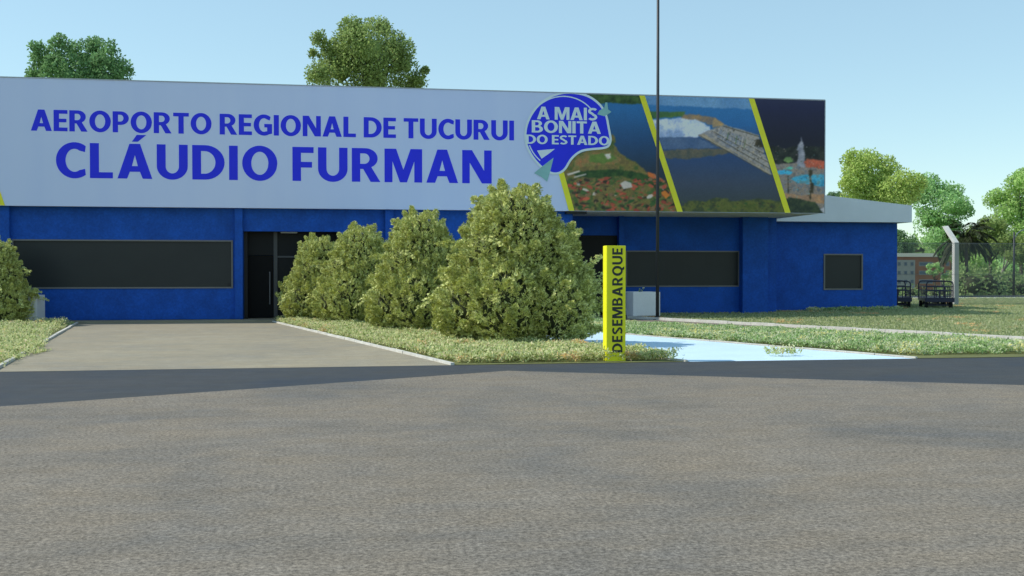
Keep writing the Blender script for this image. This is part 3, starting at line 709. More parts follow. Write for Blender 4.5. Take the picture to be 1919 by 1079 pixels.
# yellow diagonal stripes between the views
def stripe(xa, ya, xb, yb, w=10.5, lift=0.0155):
    pts = flat([(xa - w / 2, ya), (xa + w / 2, ya), (xb + w / 2, yb), (xb - w / 2, yb)], SIGN - lift)
    m = MB(); m.add([Vector(p) for p in pts] + [Vector(p) + Vector((0, .003, 0)) for p in pts], [(3, 2, 1, 0), (0, 1, 5, 4), (1, 2, 6, 5), (2, 3, 7, 6), (3, 0, 4, 7)])
    spart(m.build('stripe', M['print_yellow']))
stripe(1203, 170, 1274, 400); stripe(1408, 176, 1476, 402); stripe(1045, 300, 1071, 400)
stripe(-14, 330, 5, 390, 9)
# emblem
em = spart(MB().build('emblem', []))
bpy.data.objects.remove(em)
outer = [(420, 124), (330, 158), (250, 220), (195, 300), (163, 390), (163, 480), (185, 545), (225, 612), (280, 672), (330, 708), (385, 725), (432, 712), (468, 682), (494, 632), (526, 592), (576, 556), (640, 545), (745, 538), (783, 517), (797, 470), (788, 420), (778, 370), (766, 300), (735, 233), (690, 186), (640, 152), (580, 130), (500, 120)]
cxm, cym = 455, 410
def shrink(pts, d):
    n = len(pts); out = []
    for i in range(n):
        a, b = Vector(pts[i - 1]), Vector(pts[(i + 1) % n]); t = (b - a).normalized(); nn = Vector((t.y, -t.x))
        out.append(tuple(Vector(pts[i]) - nn * d))
    return out
area = sum(outer[i - 1][0] * outer[i][1] - outer[i][0] * outer[i - 1][1] for i in range(len(outer)))
sgnd = 1 if area > 0 else -1
EP = SIGN - .0175
class Emb(PrintMesh):
    def poly(s, pts, m, conv, layer=None):
        s.k += 1; y = EP - .0005 * s.k
        bm = bmesh.new(); f = bm.faces.new([bm.verts.new(v) for v in flat([conv(*p) for p in pts], y)])
        bmesh.ops.triangulate(bm, faces=[f]); bm.verts.index_update(); bm.normal_update()
        s.mb.add([v.co[:] for v in bm.verts], [[v.index for v in (g.verts if g.normal.y < 0 else reversed(g.verts))] for g in bm.faces], s.mat(m)); bm.free()
E = Emb()
def smooth(pts, k=3):
    for _ in range(k - 1):
        q = []
        for i in range(len(pts)):
            a, b = Vector(pts[i]), Vector(pts[(i + 1) % len(pts)]); q += [tuple(a * .75 + b * .25), tuple(a * .25 + b * .75)]
        pts = q
    return pts
outer = smooth(outer)
E.poly(outer, M['print_pale'], c3)
E.poly(shrink(outer, 16 * sgnd), M['print_blue'], c3)
arc = lambda a0, a1, r0, r1: [(445 + r0 * math.cos(R(t)) * 1.0, 420 + r0 * math.sin(R(t))) for t in np.linspace(a0, a1, 24)] + [(445 + r1 * math.cos(R(t)), 420 + r1 * math.sin(R(t))) for t in np.linspace(a1, a0, 24)]
E.poly(arc(-128, -42, 268, 260), M['print_pale'], c3)
E.poly(arc(130, 160, 264, 256), M['print_pale'], c3)
E.poly([(255, 547), (385, 535), (340, 570), (288, 606)], M['print_pale'], c3)
E.poly([(375, 598), (352, 690), (328, 772), (288, 738), (234, 710), (300, 655)], M['print_teal'], c3)
E.poly([(690, 285), (705, 258), (740, 238), (748, 200), (762, 200), (768, 250), (792, 268), (768, 285), (740, 300)], M['print_teal'], c3)
em = spart(E.mb.build('emblem', E.mats))
for t, a, bq in (('A MAIS', (255, 232, 326), (690, 238, 326)), ('BONITA', (217, 330, 418), (716, 338, 426)), ('DO ESTADO', (175, 432, 500), (778, 444, 508))):
    A, B = c3(a[0], a[1]), c3(bq[0], bq[1]); A2, B2 = c3(a[0], a[2]), c3(bq[0], bq[2])
    o = lettering(t, (A[0], A[1], A2[1]), (B[0], B[1], B2[1]), y=EP - .010, mat=M['print_pale'], spacing=.06)
    o.parent = em; o.matrix_parent_inverse = Matrix.Identity(4)

# ------------------------------------------------------------------ totem, pole, planters
tp = G(1154, 677); tY = tp.y
tx0, tx1 = P(1137, 560, tY).x, P(1172.5, 560, tY).x; tz1 = P(1150, 460, tY).z
tdep = 0.29
tt = empty('totem_sign', ((tx0 + tx1) / 2, tY, 0)); tag(tt, 'narrow yellow upright sign with black vertical lettering in the flower bed', 'sign')
hw = (tx1 - tx0) / 2
MB().bbox(-hw, hw, 0, tdep, 0, tz1, .006).build('body', M['totem'], tt)
me = text_mesh('DESEMBARQUE', -hw * .42, hw * .66, .17, tz1 - .05, -.006, 0.004, rot=True, spacing=.11)
link('lettering', me, M['ink'], tt)

pY = 36.4; pb = P(1232, 592, pY); pb.z = 0
pole = empty('lamp_post', (pb.x, pY, 0)); tag(pole, 'tall thin dark grey pole standing before the sign and running out of view', 'pole')
MB().tube([(0, 0, 0), (0, 0, 6), (0, 0, 14.5)], [.062, .055, .045], 14).build('pole', M['polegrey'], pole, smooth=True)
MB().tube([(0, 0, 0.001), (0, 0, .02)], .16, 14).tube([(0, 0, .02), (0, 0, .12)], .08, 12).build('base_plate', M['polegrey'], pole)
MB().tube([(0, 0, 14.5), (0, -.5, 14.9), (0, -1.4, 15.0)], .03, 8).bbox(-.12, .12, -2.0, -1.4, 14.95, 15.06, .02).build('lamp_head', M['polegrey'], pole)

def planter(loc, w, d, h, label):
    o = empty('planter', loc); tag(o, label, 'planter', 'concrete planters by the facade')
    t = .07; m = MB(); z0 = .10
    m.bbox(-w / 2, w / 2, 0, t, z0, h, .012); m.bbox(-w / 2, w / 2, d - t, d, z0, h, .012)
    m.box(-w / 2 + .002, -w / 2 + t, t, d - t, z0 + .002, h - .002); m.box(w / 2 - t, w / 2 - .002, t, d - t, z0 + .002, h - .002); m.box(-w / 2 + t, w / 2 - t, t, d - t, z0, z0 + .06)
    m.build('tub', M['concrete'], o)
    for fx in (-w / 2 + .09, w / 2 - .09):
        MB().box(fx - .07, fx + .07, .03, d - .03, 0, z0 - .001).build('foot', M['concrete'], o)
    MB().box(-w / 2 + t + .003, w / 2 - t - .003, t + .003, d - t - .003, z0 + .06, h - .10).build('soil', M['bark'], o)
    return o
plY = 37.4
q0, q1 = P(1193, 588, plY), P(1231, 588, plY)
pw = q1.x - q0.x + .25; ph = P(1200, 547, plY).z
planter(((q0.x + q1.x) / 2, plY, 0), pw, 1.0, ph, 'grey concrete planter box with short feet beside the thin dark pole')
q = P(72, 590, 36.2); planter((q.x - .5, 36.0, 0), 1.0, 1.0, .95, 'pale concrete planter mostly hidden behind the left hand bush')
def sprig(name, n, hgt, spread, lsz):
    V = []
    for i in range(n):
        a = random.uniform(0, 6.28); base = np.array([math.cos(a) * spread * random.random(), math.sin(a) * spread * random.random(), 0])
        ax = unit(np.array([math.cos(a) * .5, math.sin(a) * .5, 1.0])); hh = hgt * random.uniform(.6, 1)
        V.append(leaves(base[None], ax[None], [hh], [.008]))
        for t in np.linspace(.3, 1, 5):
            ld = unit(np.array([random.uniform(-1, 1), random.uniform(-1, 1), .5]))
            V.append(leaves((base + ax * hh * t)[None], ld[None], [lsz], [lsz * .5]))
    return quads_mesh(name, np.concatenate(V))
o = link('seedling', sprig('seedling', 4, .26, .06, .09), M['cover_green'], None, ((q0.x + q1.x) / 2 - .1, plY + .4, ph - .10))
tag(o, 'tiny green seedling sprouting from the planter beside the pole', 'plant')
for wpx, wn, wsp, wlab in ((1455, 30, .20, 'small pale weed on the blue walkway, the wider left one of the pair'), (1489, 16, .11, 'small pale weed on the blue walkway, the narrower right one of the pair')):
    sp = G(wpx, 667)
    o = link('weed_plant', sprig('weed_plant', wn, .20, wsp, .07), M['cover'], None, (sp.x, sp.y, .004)); tag(o, wlab, 'plant', 'weeds on the walkway')

# ------------------------------------------------------------------ hedge bushes
def bush_mesh(seed):
    """conifer bush: dark inner mass, feathery plumes growing up and out, some fronds drooping over the front"""
    global rng
    rng = np.random.default_rng(seed); random.seed(seed)
    L = [((0, .1, 1.55), (1.26, 1.18, 1.45)), ((-.02, .1, 2.48), (1.02, .98, .96)), ((-.05, .05, 2.98), (.80, .78, .62)), ((-.6, -.2, 2.1), (.60, .6, .7)), ((.6, -.15, 2.15), (.60, .6, .7)),
         ((-1.0, -.25, .95), (.62, .62, .85)), ((-.35, -.85, .95), (.72, .62, .95)), ((.66, -.70, .90), (.72, .62, .85)),
         ((1.05, .1, 1.2), (.52, .6, .95)), ((.4, .9, 1.1), (.8, .6, 1.0)), ((-.7, .75, 1.1), (.7, .6, 1.0)), ((-1.15, .1, .55), (.45, .5, .5)), ((1.1, -.3, .6), (.45, .5, .55))]
    core = MB()
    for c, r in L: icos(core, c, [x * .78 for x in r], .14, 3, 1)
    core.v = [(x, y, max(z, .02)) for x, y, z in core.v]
    V = []
    def perp(ref, d):
        return unit(ref - d * (ref * d).sum(-1, keepdims=True))
    def plume(root, ax, ln, rad, nspray, droop, leaf=1.0, tight=1.0, out=(0, 0, 1)):
        ax = unit(np.array(ax, float)); n = nspray
        u = rng.random(n) ** .8
        ref = unit(np.cross(ax, rng.normal(size=3))); sd = np.cross(ax, ref); th = rng.uniform(0, 6.283, n)
        radial = ref[None] * np.cos(th)[:, None] + sd[None] * np.sin(th)[:, None]
        rr = rad * (np.sin(np.pi * np.clip(.22 + .78 * u, 0, 1)) ** .8) * rng.uniform(.35, 1.0, n)
        p = np.array(root)[None] + ax[None] * (ln * u)[:, None] + radial * rr[:, None]
        p[:, 2] -= droop * ln * u ** 2
        tilt = np.array([0, 0, -2 * droop]) 
        d = unit(ax[None] * .95 * tight + radial * .55 + tilt[None] * u[:, None] + rng.normal(size=(n, 3)) * .25)
        fl = perp(np.array(out)[None] * .8 + radial * .35 + np.array([[0, 0, .45]]) + rng.normal(size=(n, 3)) * .35, d); side = np.cross(d, fl)
        sl = rng.uniform(.052, .098, n) * leaf
        V.append(leaves(p, d, sl * 1.25, sl * .20, fl))
        for t in (.15, .42, .68):
            for sg in (-1, 1):
                b0 = p + d * (sl * t)[:, None]
                V.append(leaves(b0, unit(d * .8 + side * sg * .85 + fl * rng.uniform(-.3, .3, (n, 1))), sl * (.85 - .4 * t) * rng.uniform(.8, 1.2, n), sl * .24, fl + rng.normal(size=(n, 3)) * .25))
    roots = []
    for c, r in L:
        n = int(95 * (r[0] * r[1] + r[0] * r[2] + r[1] * r[2]) / 3)
        d = sph(n); p = np.array(c) + d * np.array(r) * .80
        keep = p[:, 2] > .10
        for c2, r2 in L:
            if c2 is c: continue
            keep &= (((p - np.array(c2)) / (np.array(r2) * .78)) ** 2).sum(1) > 1
        for q, nn in zip(p[keep], unit(d / np.array(r))[keep]): roots.append((q, nn))
    # close inner layer of sprays
    B = []; N = []
    for c, r in L:
        n = int(1500 * (r[0] * r[1] + r[0] * r[2] + r[1] * r[2]) / 3 * 1.35)
        d = sph(n); p = np.array(c) + d * np.array(r) * rng.uniform(.84, 1.06, (n, 1)); keep = p[:, 2] > .06
        for c2, r2 in L:
            if c2 is c: continue
            keep &= (((p - np.array(c2)) / (np.array(r2) * .86)) ** 2).sum(1) > 1
        B.append(p[keep]); N.append(unit(d / np.array(r))[keep])
    p = np.concatenate(B); nn = np.concatenate(N); m = len(p)
    ax = unit(nn * .55 + np.array([0, 0, .68]) + rng.normal(size=(m, 3)) * .36); fl = perp(nn * .8 + np.array([[0, 0, .45]]) + rng.normal(size=(m, 3)) * .4, ax); side = unit(np.cross(ax, fl)); ln = rng.uniform(.11, .20, m)
    V.append(leaves(p - ax * .05, ax, ln + .05, np.full(m, .020), fl))
    for t in (.18, .38, .58, .78):
        for sg in (-1, 1):
            V.append(leaves(p + ax * (ln * (t + rng.uniform(-.05, .05, m)))[:, None], unit(ax * .8 + side * sg * .85 + fl * rng.uniform(-.35, .35, (m, 1))), ln * (.62 - .38 * t) * rng.uniform(.8, 1.2, m), ln * .15, fl + rng.normal(size=(m, 3)) * .3))
    for q, nn in roots:
        if random.random() < .30: continue
        h = q[2] / 3.4
        ax = nn * random.uniform(.55, .9) + np.array([0, 0, .75 - .15 * h]) + rng.normal(size=3) * .22
        ln = random.uniform(.26, .46) * (1.05 - .15 * h); plume(q + nn * .10, ax, ln, random.uniform(.07, .12), int(100 * ln / .5), random.uniform(-.05, .12), out=nn)
    for k in range(46):                                  # long drooping fronds
        q, nn = random.choice(roots)
        if q[2] < .7 or q[2] > 2.5: continue
        a = random.uniform(-.9, .9); t = np.array([-nn[1], nn[0], 0])
        plume(q + nn * .16, nn * .45 + t * a + np.array([0, 0, random.uniform(-.7, .35)]), random.uniform(.6, 1.0), .085, 75, random.uniform(.15, .35), .9, 1.6, out=nn)
    V = np.concatenate(V); V = V[V[:, :, 2].min(1) > .01]
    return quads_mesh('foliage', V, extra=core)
bm_ = bush_mesh(3)
bush_data = [   # px, base y, top y, width px, label
    (982, 652, 330, 308, 'largest clipped conifer bush, just left of the yellow upright sign'),
    (796, 629, 384, 206, 'second largest conifer bush, next in the hedge row left of the largest'),
    (678, 613, 414, 170, 'third conifer bush of the hedge row, between two others'),
    (600, 606, 436, 146, 'smallest conifer bush of the row, nearest the dark glass entrance'),
    (-18, 612, 440, 140, 'conifer bush at the far left, in front of the blue wall'),
    (18, 604, 478, 92, 'smaller conifer bush tucked behind the far left one')]
bush0 = None
for i, (px, by, ty, wpx, lab) in enumerate(bush_data):
    g = G(px, by); depth = (g - Vector((0, 0, 0))).dot(Vector((math.sin(YAW), math.cos(YAW), 0)))
    hh = (by - ty) * depth / F; ww = wpx * depth / F
    if bush0 is None:
        o = bush0 = empty('conifer_bush'); link('foliage', bm_, [M['bush'], M['twig_shade']], o)
        t = MB().tube([(0, 0, 0), (0.03, .02, .8), (0, 0, 1.9), (-.02, 0, 2.9)], [.11, .09, .06, .02], 8); t.build('trunk', M['bark'], o)
    else: o = copy_thing(bush0)
    o.location = (g.x, g.y + ww * .28, 0); s_ = ww / 3.45; o.scale = (s_, s_, hh / 3.92); o.rotation_euler = (0, 0, (0, .12, -.15, .5, 2.2, 1.1)[i])
    tag(o, lab, 'bush', 'clipped conifer bushes')

# ------------------------------------------------------------------ planted beds
def fill(poly, n, zf=lambda x, y: 0.0):
    xs_ = [p[0] for p in poly]; ys_ = [p[1] for p in poly]; out = []
    tot = 0
    px_ = rng.uniform(min(xs_), max(xs_), n * 6); py_ = rng.uniform(min(ys_), max(ys_), n * 6)
    ins = np.zeros(len(px_), bool); k = len(poly)
    for i in range(k):
        x0, y0 = poly[i][:2]; x1, y1 = poly[(i + 1) % k][:2]
        c = ((y0 > py_) != (y1 > py_)) & (px_ < (x1 - x0) * (py_ - y0) / (y1 - y0 + 1e-12) + x0); ins ^= c
    px_, py_ = px_[ins][:n], py_[ins][:n]
    return np.stack([px_, py_, [zf(a, b) for a, b in zip(px_, py_)]], 1)
def lump(p, f): return 0.5 + 0.5 * np.sin(p[:, 0] * f * 1.7 + 1.3 * np.sin(p[:, 1] * f)) * np.sin(p[:, 1] * f * 2.1 + 1.1 * np.sin(p[:, 0] * f * 1.3))
def cover(name, poly, n, h, mat, label, cat='plants', blades=7, leaf=.062, zf=lambda x, y: 0.0, wid=.55):
    p = fill(poly, n, zf); m = len(p); V = []
    hh = h(p) if callable(h) else np.full(m, h)
    mound = np.ones(m)
    if cat == 'plants':
        cen = fill(poly, max(60, n // 26)); rad = rng.uniform(.22, .42, len(cen)); mound = np.zeros(m)
        for k in range(0, m, 2000):
            d2 = ((p[k:k + 2000, None, :2] - cen[None, :, :2]) ** 2).sum(-1) / rad[None] ** 2
            mound[k:k + 2000] = np.sqrt(np.clip(1 - d2, 0, 1)).max(1)
        mound = .16 + .95 * mound
    hl = hh * mound * (.62 + .5 * lump(p, 2.3)) * rng.uniform(.75, 1.1, m)
    for k in range(blades):
        d = unit(rng.normal(size=(m, 3)) * np.array([.8, .8, .3]) + np.array([0, 0, .75]))
        u = rng.random(m) ** .5
        st = p + np.stack([rng.normal(0, .04, m), rng.normal(0, .04, m), hl * u], 1)
        V.append(leaves(st, d, leaf * rng.uniform(.6, 1.3, m), leaf * wid * rng.uniform(.7, 1.2, m), np.array([[-.5, -.4, .7]]) + rng.normal(size=(m, 3)) * .6))
    o = link(name, quads_mesh(name, np.concatenate(V)), mat); o['kind'] = 'stuff'; o['label'] = label; o['category'] = cat
    return o
def soil(poly, z=.006): structure(MB().poly([(p[0], p[1], z) for p in poly]).build('ground', M['soil']))
ins = .18
mid = [(KR0.x + .16, EDGE + .30), (W0a.x - .05, EDGE + .28), (W1a.x + .1, 36.5), (KR1.x + .12, 36.5)]
soil([(KR0.x + .07, EDGE + .02), (W0a.x - .12, EDGE + .02), (W1a.x - .12, 36.8), (KR1.x + .07, 36.8)])
cover('ground_cover', mid, 19000, .20, M['cover'], 'pale sage ground cover plants round the row of conifer bushes')
lb = [(-14, EDGE + .6), (KL0.x - .12, EDGE + .6), (KL0.x - .35, 22.5), (KL0.x - .30, 24.0), (KL0.x - .72, 25.2), (KL1.x + .55, 31.5), (KL1.x + .28, 33.5), (KL1.x - .02, 36.4), (-16, 36.4)]
soil([(-30, EDGE + .02), (KL0.x - .07, EDGE + .02), (KL1.x - .07, 36.85), (-30, 36.85)])
cover('ground_cover', lb, 17000, .23, M['cover'], 'pale sage ground cover with orange blooms left of the driveway')
r0 = W0b + Vector((.2, .5, 0)); q = pe + pn * 2.1
strip = [(r0.x - .05, r0.y + .2), (pe.x + .1, EDGE + .75), (q.x - .1, q.y + .2), tuple((ps + pn * 2.1)[:2]), (W1b.x + .2, W1b.y - .2), (W1b.x + .1, W1b.y - 1)]
soil([(W0b.x + .12, EDGE + .02), (pe.x + .9, EDGE + .02), (q.x, q.y), tuple((ps + pn * 1.95)[:2]), (W1b.x + .12, W1b.y)], .0065)
cover('ground_cover', strip, 19000, lambda p: np.clip(.22 - .011 * (p[:, 1] - 19.5), .07, .22), M['cover_green'], 'green and pale flowering plants in the strip right of the walkway', leaf=.066)
lw = [tuple((K1a + Vector((.1, .3, 0)))[:2]), tuple((K1b + Vector((.25, .15, 0)))[:2]), tuple((pe + Vector((.2, .15, 0)))[:2]), (36, 22), (48, 60), (19, 60), (P(1670, 500, WW).x, 42.3), (11, 42.3), (11, 40)]
bl = cover('lawn_grass', lw, 75000, .03, M['lawn'], 'short dry lawn grass with orange patches between terminal and fence', 'grass', 3, .085, lawn_z, .38)
wl = [(ww1 - 4.2, WW - .6), (ww1 + .0, WW - .6), (ww1 + .0, WW - .1), (ww1 - 4.2, WW - .1)]
cover('wall_weeds', wl, 260, .14, M['cover_green'], 'low weeds along the foot of the blue wing wall', 'weeds', 6, .10, lawn_z)

# ------------------------------------------------------------------ fence
pz = 0.06
fp = G(1790, 572, pz); FY = fp.y
fence = empty('chain_link_fence', (fp.x, FY, pz)); tag(fence, 'tall chain link fence with angled concrete posts beyond the lawn', 'fence')
fh = P(1790, 454, FY).z - pz; pwid = (P(1794, 500, FY) - P(1786, 500, FY)).x
bend = P(1772, 424, FY - .9)
def fpost(x):
    m = MB(); w_ = pwid / 2
    prof = [(-.10, 0), (.10, 0), (.10, fh + .02), (-.62, fh + 1.0), (-.78, fh + .93), (-.10, fh - .06)]
    n = len(prof)
    vs = [(x - w_, y, z) for y, z in prof] + [(x + w_, y, z) for y, z in prof]
    m.add(vs, [(0, 5, 2, 1), (5, 4, 3, 2), (n, n + 1, n + 2, n + 5), (n + 5, n + 2, n + 3, n + 4)] + [(i, (i + 1) % n, n + (i + 1) % n, n + i) for i in range(n)])
    return m
# the arm of each post leans along the fence as well, as the photo shows
FA = FY + .85; arm_dx = (P(1772, 424, FA).x - fp.x)
def fpost2(x):
    m = MB(); w_ = pwid / 2; d = .11; t = w_ * 1.15
    m.add([(x - w_, -d, 0), (x + w_, -d, 0), (x + w_, d, 0), (x - w_, d, 0), (x - w_, -d, fh), (x + w_, -d, fh), (x + w_, d, fh), (x - w_, d, fh),
           (x + arm_dx - t, .75, P(1772, 424, FA).z - pz), (x + arm_dx + t * .6, .75, P(1774, 423, FA).z - pz), (x + arm_dx + t * .6, .95, P(1774, 423, FA).z - pz), (x + arm_dx - t, .95, P(1772, 424, FA).z - pz)],
          [(3, 2, 1, 0), (0, 1, 5, 4), (1, 2, 6, 5), (2, 3, 7, 6), (3, 0, 4, 7), (4, 5, 9, 8), (5, 6, 10, 9), (6, 7, 11, 10), (7, 4, 8, 11), (8, 9, 10, 11)])
    return m
for x in (-9.0, 0, 9.0, 18.0): fpost2(x).build('post', M['post'], fence)
wm = MB(); xa, xb = -9.0, 18.0; pit = .11; H = fh - .05; rr = .0058
def wire(p, q):
    p, q = Vector(p), Vector(q); d = (q - p).normalized(); s1 = Vector((0, 1, 0)); s2 = d.cross(s1)
    o = [s1 * rr, (-s1 * .5 + s2 * .87) * rr, (-s1 * .5 - s2 * .87) * rr]
    wm.add([p + v for v in o] + [q + v for v in o], [(0, 1, 4, 3), (1, 2, 5, 4), (2, 0, 3, 5)])
t = xa - H
while t < xb:
    a0, a1 = max(t, xa), min(t + H, xb)
    if a1 > a0:
        wire((a0, -.12, .03 + a0 - t), (a1, -.12, .03 + a1 - t)); wire((xa + xb - a0, -.127, .03 + a0 - t), (xa + xb - a1, -.127, .03 + a1 - t))
    t += pit
wm.build('wire_mesh', M['wire'], fence)
rl = MB()
for z in (.06, H * .5, H): rl.tube([(xa, -.122, z), (xb, -.122, z)], .008, 5)
rl.build('tension_wire', M['wire'], fence)

# far road with white kerb behind the fence
structure(MB().box(12, 70, 58.2, 61.35, -.1, .10).build('pavement', plain('pale_pavement', (0.72, 0.71, 0.68), 0.8, 0.08)))
structure(MB().poly([(10, 61.4, .06), (80, 61.4, .06), (80, 67.5, .06), (10, 67.5, .06)]).build('road', M['road']))

# ------------------------------------------------------------------ baggage carts
def cart():
    o = empty('baggage_cart')
    Wc, Lc = 1.16, 2.3; w2 = Wc / 2
    MB().bbox(-w2, w2, 0, Lc, .33, .47, .02).bbox(-w2 - .03, w2 + .03, -.03, .05, .30, .50, .015).build('deck', M['cart'], o)
    def hoop(y, z1, w, r=.028, bars=(-.22, .22), mids=(.75,)):
        m = MB(); c = .14
        m.tube([(-w, y, .45), (-w, y, z1 - c), (-w + c * .3, y, z1 - c * .3), (-w + c, y, z1), (w - c, y, z1), (w - c * .3, y, z1 - c * .3), (w, y, z1 - c), (w, y, .45)], r, 8)
        for x in bars: m.tube([(x, y, .45), (x, y, mids[0] if False else z1 - .25)], r * .7, 6)
        for z in mids: m.tube([(-w, y, z), (w, y, z)], r * .8, 6)
        return m
    hoop(.02, 1.22, w2 - .03, mids=(.98, .80)).build('end_frame', M['cart'], o)
    hoop(Lc - .04, 1.22, w2 - .03, mids=(.98, .80)).build('end_frame', M['cart'], o)
    for sx in (-1, 1):
        m = MB()
        for z in (.62, .80, .98): m.tube([(sx * (w2 - .03), .02, z), (sx * (w2 - .03), Lc - .04, z)], .016, 6)
        for y in (.45, .9, 1.4, 1.85): m.tube([(sx * (w2 - .03), y, .46), (sx * (w2 - .03), y, .98)], .014, 6)
        m.build('side_rail', M['cart'], o)
    MB().box(-.04, .04, .0, .05, .47, .86).build('drawbar', M['cart'], o)
    MB().box(-.48, .48, .28, .36, .13, .20).box(-.48, .48, Lc - .40, Lc - .32, .13, .20).box(-.05, .05, .3, Lc - .3, .20, .33).box(-.42, -.34, .28, .36, .20, .33).box(.34, .42, .28, .36, .20, .33).box(-.42, -.34, Lc - .40, Lc - .32, .20, .33).box(.34, .42, Lc - .40, Lc - .32, .20, .33).build('axle', M['cart'], o)
    for sx in (-1, 1):
        for y in (.32, Lc - .36):
            x = sx * .51
            wv = MB().tube([(x - .065, y, .165), (x - .055, y, .165), (x + .055, y, .165), (x + .065, y, .165)], [.13, .165, .165, .13], 18).build('wheel', M['tyre'], o)
            MB().tube([(x - .07, y, .165), (x + .07, y, .165)], .07, 12).build('rim', M['cart'], wv)
    return o
c0 = cart(); cg = 0.06
g = G(1761, 579, cg); c0.location = (g.x, g.y, lawn_z(g.x, g.y)); c0.rotation_euler = (0, 0, -R(22))
tag(c0, 'dark navy baggage cart standing in the open left of the white fence post', 'baggage cart', 'baggage carts behind the terminal')
c1 = copy_thing(c0); g = G(1684, 578, cg); c1.location = (g.x, g.y + .1, lawn_z(g.x, g.y)); c1.rotation_euler = (0, 0, -R(24))
tag(c1, 'dark navy baggage cart half hidden by the corner of the blue wing', 'baggage cart', 'baggage carts behind the terminal')

# ------------------------------------------------------------------ brick building far behind
def terr(y): return 0 if y < 69 else max(-6.8, -6.8 * (y - 69) / 261)
BY = 250.0
x0, z1 = XZ(1640, 474, BY); x1, _ = XZ(1782, 474, BY); zr = P(1700, 481, BY).z; zg = terr(BY) - .2
xc = P(1714, 500, BY).x
bb_ = empty('brick_building', (0, BY, 0)); tag(bb_, 'distant orange brick building with pale roof edge and strip windows', 'building')
def bpart(m, n, mt, par=None):
    o = m.build(n, mt, par or bb_); o.matrix_parent_inverse = Matrix.Translation((0, -BY, 0)) if par is None else Matrix.Identity(4); return o
bpart(MB().box(x0, x1, BY, BY + 14, zg, zr), 'wall', M['brick'])
bpart(MB().box(x0 - .5, x1 + .3, BY - .6, BY + 14.5, zr + .002, z1), 'roof', M['farwhite'])
bpart(MB().box(x0, xc, BY - .25, BY - .01, zg, P(1700, 487, BY).z), 'concrete_bay', M['farconc'])
for ry in (494, 510.5, 527):
    za, zb2 = P(1700, ry + 4.5, BY).z, P(1700, ry - 3.5, BY).z
    for wx in (1684, 1696, 1708):
        a0, a1 = P(wx - 3.2, ry, BY).x, P(wx + 3.2, ry, BY).x
        o = bpart(MB().box(a0, a1, BY - .32, BY - .26, za, zb2), 'window', M['farconc'])
        MB().box(a0 + .1, a1 - .1, BY - .36, BY - .325, za + .1, zb2 - .1).build('pane', M['farglass'], o)
    a0, a1 = P(1722, ry, BY).x, P(1748, ry, BY).x
    o = bpart(MB().box(a0, a1, BY - .06, BY - .01, za, zb2), 'window', M['farconc'])
    MB().box(a0 + .12, a1 - .12, BY - .10, BY - .065, za + .12, zb2 - .12).build('pane', M['farglass'], o)
    a0, a1 = P(1772, ry, BY).x, P(1779, ry, BY).x
    o = bpart(MB().box(a0, a1, BY - .06, BY - .01, za, zb2), 'window', M['farconc'])
    MB().box(a0 + .12, a1 - .12, BY - .10, BY - .065, za + .12, zb2 - .12).build('pane', M['farglass'], o)

